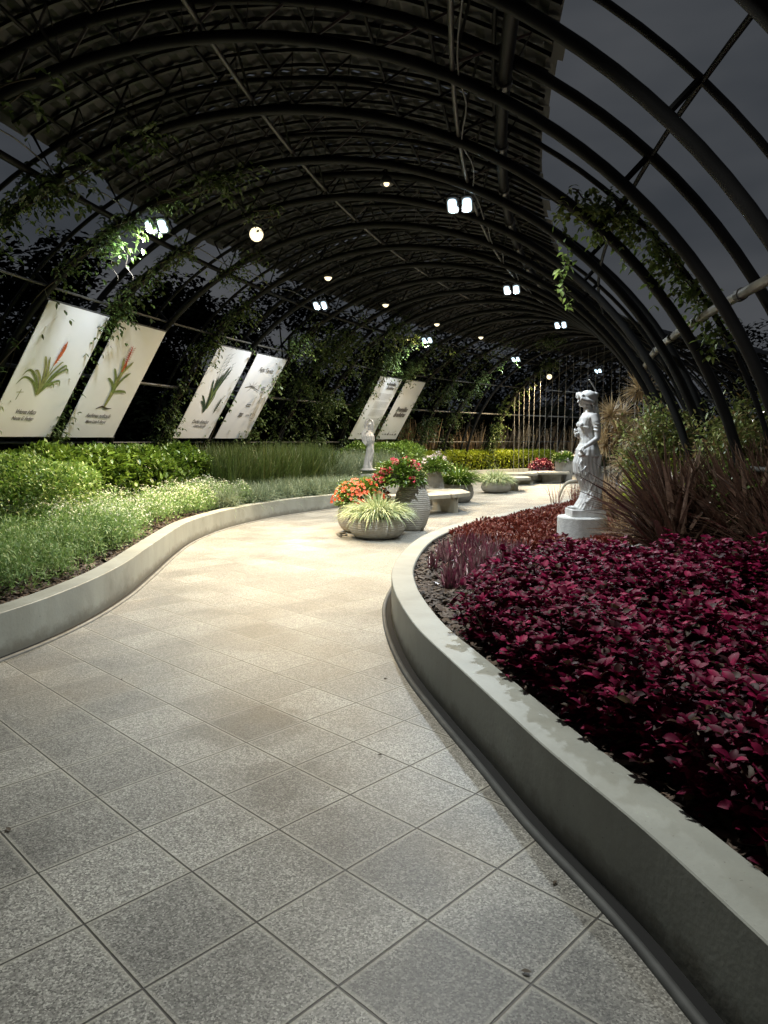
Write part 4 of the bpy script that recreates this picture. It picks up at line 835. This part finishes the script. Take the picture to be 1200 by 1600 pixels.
# ------------------------------------------------------------------ planters
def pot(x, y, prof, label, name='planter', ripple=.0):
    P = spline(prof, 5); P[:, 0] = np.maximum(P[:, 0], .02); b = MB(); root = None
    P[:, 0] += .0012 * np.sin(P[:, 1] * 95 + 3 * np.sin(P[:, 1] * 11))
    b.lathe(P, n=56); o = b.build(name, M['pot'], None, True); o.location = (x, y, 0); o.rotation_euler = (0, 0, rng.uniform(0, 6)); tag(o, label, 'planter', 'round clay planters on the path')
    b = MB(); zz = prof[-1][1] + .0; b.lathe([(.02, zz), (prof[-1][0], zz)], n=30); b.build('potting_soil', M['soil'], o); return o
def bowlprof(r, h): return [(.02, .0), (r * .62, .0), (r * .90, h * .22), (r, h * .52), (r * .94, h * .84), (r * .86, h), (r * .80, h), (r * .80, h * .86)]
def urnprof(r, h): return [(.02, 0), (r * .58, 0), (r * .80, h * .14), (r * .97, h * .36), (r, h * .52), (r * .90, h * .76), (r * .70, h * .95), (r * .66, h), (r * .60, h), (r * .58, h * .93)]
def spill(x, y, z, r, blades, L, W, mat, label, name='spider_plant', spread=.9, droop=2.0):
    root = tag(empty(name, (x, y, z)), label, 'plant'); n = blades; a = rng.uniform(0, 2 * pi, n); q = np.sqrt(rng.uniform(0, 1, n)); el = np.clip(q * spread + rng.normal(0, .18, n), 0, 1.45)
    D = np.stack([np.sin(el) * np.cos(a), np.sin(el) * np.sin(a), np.cos(el)], 1); P = np.stack([r * q * np.cos(a), r * q * np.sin(a), rng.uniform(-.02, .03, n)], 1)
    lv = Leaves(); lv.add(P, D, L * rng.uniform(.7, 1.15, n), W, STRAP, droop, .35); lv.build('blades', mat, root); return root
def blooms(x, y, z, r, hgt, nl, leaf, mat, fl, nf, fs, label, name='flowering_plant', fr=5, shape=1., top=.2):
    root = tag(empty(name, (x, y, z)), label, 'plant'); D = rdir(nl, -.25, 1); q = rng.uniform(.55, 1.0, nl)[:, None]; q *= (1 + .12 * np.sin(D[:, :1] * 7 + 2 * D[:, 1:2]))
    P = D * q * [r, r, hgt]; lv = Leaves(); lv.add(P, nrm(D + rng.normal(0, .5, D.shape)), leaf * rng.uniform(.7, 1.2, nl), leaf * .5, OV3, .7, .25); lv.build('foliage', mat, root)
    b = MB()
    for i in range(14): d = rdir(1, .2, 1)[0]; b.tube([(0, 0, -.05), d * [r, r, hgt] * .8], .006, 4)
    b.build('stem', M['stem'], root)
    Df = rdir(nf, -.05 + top * 0, 1)
    for i in range(nf):
        c = Df[i] * [r, r, hgt] * rng.uniform(.98, 1.12); lf = Leaves()
        if fr > 12:                                   # ball of petals on its own
            d = rdir(fr, -1, 1); lf.add(c + d * fs * .45, d, fs * .5, fs * .5, OV3, .2, .2)
        else:
            n_ = nrm(Df[i] + np.array([0, -.4, .3])); u = nrm(np.cross(n_, [.3, .2, 1])); v = np.cross(n_, u); a = np.arange(fr) * 2 * pi / fr + rng.uniform(0, 6)
            lf.add(np.repeat(c[None], fr, 0), u * np.cos(a)[:, None] + v * np.sin(a)[:, None] + n_ * .25, fs, fs * .8, [.3, 1, .8, 0], .1, .1, up=n_)
        lf.build('flower', fl, root)
    return root
pot(-.115, 11.65, bowlprof(.46, .33), 'low wide clay bowl in front of the orange flowers'); spill(-.115, 11.65, .33, .34, 950, .44, .015, SPIDER, 'arching cream striped spider plant in the front bowl')
pot(-.40, 12.45, bowlprof(.42, .50), 'clay bowl half hidden behind the striped plant'); blooms(-.40, 12.45, .54, .47, .36, 2800, .08, GREEN, FLO, 190, .036, 'dome of bright orange flowers left of the tall urn')
pot(.50, 12.65, urnprof(.325, .82), 'tall egg shaped clay urn of the front group'); blooms(.27, 12.6, .90, .44, .34, 2800, .085, GREEN, FLP, 13, .085, 'bushy green plant with deep pink flower balls in the front tall urn', fr=40)
pot(1.20, 17.75, urnprof(.30, .86), 'tall clay urn behind the first bench'); blooms(1.22, 17.7, .90, .48, .26, 1700, .09, GREEN, FLW, 9, .10, 'green plant with pale pink flower balls in the second tall urn', fr=36)
pot(1.93, 18.6, bowlprof(.42, .46), 'rounded clay bowl beside the first bench'); spill(1.93, 18.6, .44, .30, 520, .58, .036, GREEN, 'dark green strap leaved plant in the bowl beside the bench', 'lily_plant', .8, 1.6)
pot(3.46, 21.95, bowlprof(.46, .32), 'low clay bowl standing alone before the far benches'); spill(3.46, 21.95, .32, .34, 800, .46, .017, SPIDER, 'mound of pale striped grass in the lone low bowl')
pot(6.25, 28.3, bowlprof(.46, .44), 'clay bowl seen through the farthest bench'); blooms(6.3, 28.4, .50, .50, .36, 1300, .10, FLR, FLP, 6, .11, 'dark red leafy plant in the farthest bowl', fr=24)
pot(7.05, 27.9, [(.02, 0), (.27, 0), (.34, .4), (.36, .84), (.34, .88), (.30, .88), (.30, .8)], 'straight sided tall urn near the large statue, far away'); blooms(7.05, 27.9, .88, .44, .28, 1500, .09, GREEN, FLW, 12, .08, 'green plant with white flowers in the farthest tall urn', fr=24)
# small things on the paving
def debris(x, y, r, label, name='fallen_leaf', mat=None):
    lv = Leaves(); lv.add(np.array([[0, 0, .006]]), np.array([[1, .3, .1]]), r * 2, r * 1.2, OV3, .1, .3); o = lv.build(name, mat or M['stem']); o.location = (x, y, 0); o.rotation_euler = (0, 0, rng.uniform(0, 6)); tag(o, label, 'leaf')
debris(.41, 1.98, .016, 'dark leaf scrap on the paving at the bottom of the photo'); debris(.62, 2.42, .014, 'small brown leaf on the slab nearest the right kerb'); debris(-.01, 3.45, .012, 'tiny dark scrap on the middle of the paving')
debris(-1.52, 2.75, .018, 'dark scrap at the left edge of the paving'); debris(.0, 4.6, .013, 'tiny leaf near the tip of the right kerb'); debris(-1.75, 4.6, .012, 'tiny leaf near the left kerb')
b = MB(); b.tube([(-.62, 11.75, .03), (-.70, 11.6, .035), (-.78, 11.85, .03), (-.66, 12.0, .03)], .02, 8); tag(b.build('watering_hose', M['lip'], None, True), 'short loop of grey hose on the paving left of the front bowl', 'hose')
b = MB(); a = np.linspace(0, 1, 12); b.tube(np.stack([4.62 - .42 * a ** .6, 17.0 + 0 * a, .62 + .04 * a - .42 * a ** 2.4], 1), np.linspace(.05, .02, 12), 8); tag(b.build('dry_frond', M['bench'], None, True), 'curved tan dry frond hanging over the kerb left of the large statue', 'frond')

# ------------------------------------------------------------------ night garden outside
def tree(x, y, h, r, label, n=5200, leaf=.36, cone=False):
    root = tag(empty('tree', (x, y, 0)), label, 'tree', 'dark trees outside the vault'); b = MB(); f = np.linspace(0, 1, 8)
    b.tube(np.stack([.3 * np.sin(f * 2), 0 * f, h * .7 * f - .1], 1), np.linspace(.28, .08, 8), 8); lv = Leaves()
    for i in range(17):
        zc = h * rng.uniform(.35, .92); a = rng.uniform(0, 2 * pi); rr = r * rng.uniform(.2, .85) * (1 - (zc / h - .55) ** 2 * 2 if not cone else (1.05 - zc / h)); c = np.array([rr * cos(a), rr * sin(a), zc])
        b.tube([(0, 0, zc * .55), c], [.07, .02], 5); m = n // 17; d = rdir(m, -1, 1); q = rng.uniform(.3, 1, m)[:, None] ** .5
        lv.add(c + d * q * r * (.42 if not cone else .3) * [1, 1, .7], rdir(m, -.6, .6), leaf * rng.uniform(.6, 1.3, m), leaf * .55, OV3, .6, .2)
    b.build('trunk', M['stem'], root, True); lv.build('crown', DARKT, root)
trees = [(-20, 24, 7.6, 3.6), (-15.5, 26, 8.5, 3.8), (-24, 18, 7.5, 3.8), (-13.5, 33, 11.0, 3.8), (-9.5, 36, 10.5, 3.6), (-5.5, 40, 10.5, 4), (-18, 35, 9, 4.5), (-1, 45, 10, 4.5), (4, 50, 10, 4.8), (10, 54, 9.5, 5), (17, 54, 9.5, 5), (25, 50, 9, 5), (31, 42, 8.5, 5), (-10.5, 19, 4.2, 1.8), (-9.5, 26, 6.0, 2.2), (26, 32, 5.2, 3.2), (22, 26, 4.6, 2.8), (28, 24, 5.0, 3.2), (-30, 28, 8, 4.5)]
spots = ['left of everything beyond the first banners', 'past the first banners against the sky', 'at the far left horizon', 'tall and seen between the left arches', 'seen above the third banner', 'seen above the fourth banner', 'low and far behind the banners', 'far behind the text banners', 'behind the yellow lit vine', 'behind the wire screen', 'behind the large statue, far off', 'far right of the large statue', 'beyond the right arches', 'small, close behind the first banners', 'small, behind the third banner', 'low, seen through the right arches', 'low, under the right tube rail', 'low, at the right edge', 'at the far left corner of the grounds']
for t_, l_ in zip(trees, spots): tree(*t_, 'dark night tree ' + l_)
def wood(off0, off1, s0, s1, h, n, side, label):
    s_ = rng.uniform(s0, s1, n); o_ = rng.uniform(off0, off1, n); P = vp(s_, np.full(n, pi if side < 0 else 0.), o_)
    hh = h * (1 + .22 * np.sin(s_ * .9 + side) + .13 * np.sin(s_ * 2.3 + 1) + .08 * np.sin(s_ * 5.1)) * (.55 + .45 * (o_ - off0) / (off1 - off0)); P[:, 2] = .1 + hh * rng.uniform(0, 1, n) ** .8
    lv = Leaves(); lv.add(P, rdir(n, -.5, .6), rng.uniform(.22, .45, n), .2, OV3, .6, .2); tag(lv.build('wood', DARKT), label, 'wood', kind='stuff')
wood(1.6, 6.5, -2, 44, 3.6, 42000, -1, 'dark thicket outside the left side of the vault')
wood(3.0, 9.0, -2, 30, 3.3, 24000, 1, 'dark thicket outside the right side of the vault')
def bank(off, top, side, label):
    S2 = np.arange(-8, 60, .8); n = len(S2); hh = top * (1 + .10 * np.sin(S2 * .5) + .07 * np.sin(S2 * 1.7 + side) + .05 * np.sin(S2 * 4.3)); rows = []
    for o_, f in ((0, -.02), (1.0, .35), (2.0, .75), (3.2, 1.0), (7, .9), (14, -.02)):
        P = vp(np.minimum(S2, 44), np.full(n, pi if side < 0 else 0.), off + o_ + .25 * np.sin(S2 * 2.1 + o_)); P[:, 1] += np.maximum(S2 - 44, 0) * .8; P[:, 0] += np.maximum(S2 - 44, 0); P[:, 2] = hh * f; rows.append(P)
    m = len(rows); tag(quadmesh('backing_bank', np.concatenate(rows), np.array([[j * n + i, j * n + i + 1, (j + 1) * n + i + 1, (j + 1) * n + i] for j in range(m - 1) for i in range(n - 1)]), M['lawn'], smooth=True), label, kind='structure')
bank(4.5, 3.4, -1, 'dark solid bank added as backing outside the left side of the vault')  # added backing that keeps sky from showing through the left thicket
# dim glasshouse beyond the right arches
gh = tag(empty('glasshouse', (19, 27, 0), R(-28)), 'dim curved glasshouse roof with a few lit panes beyond the right arches', 'glasshouse'); a = np.linspace(0, pi, 20)
for i in range(7):
    b = MB(); b.tube(np.stack([5.5 * np.cos(a), 0 * a + i * 2.0, .1 + 4.0 * np.sin(a)], 1), .05, 6); b.build('rib', M['steel'], gh, True)
b = MB()
for q in (.35, .8, 1.25, 1.9, 2.4, 2.8): b.tube([(5.5 * cos(q), 0, .1 + 4.0 * sin(q)), (5.5 * cos(q), 12, .1 + 4.0 * sin(q))], .03, 6)
b.build('purlins', M['galv'], gh)
for i, (x, y, z) in enumerate(((-5.0, 1, 2.1), (-4.6, 3, 2.5), (-4.2, 5, 2.9), (-4.9, 2.4, 1.6))):
    b = MB(); b.box((x, y, z), (.10, .5, .10)); b.build('lit_pane', M['dimlamp'], gh)
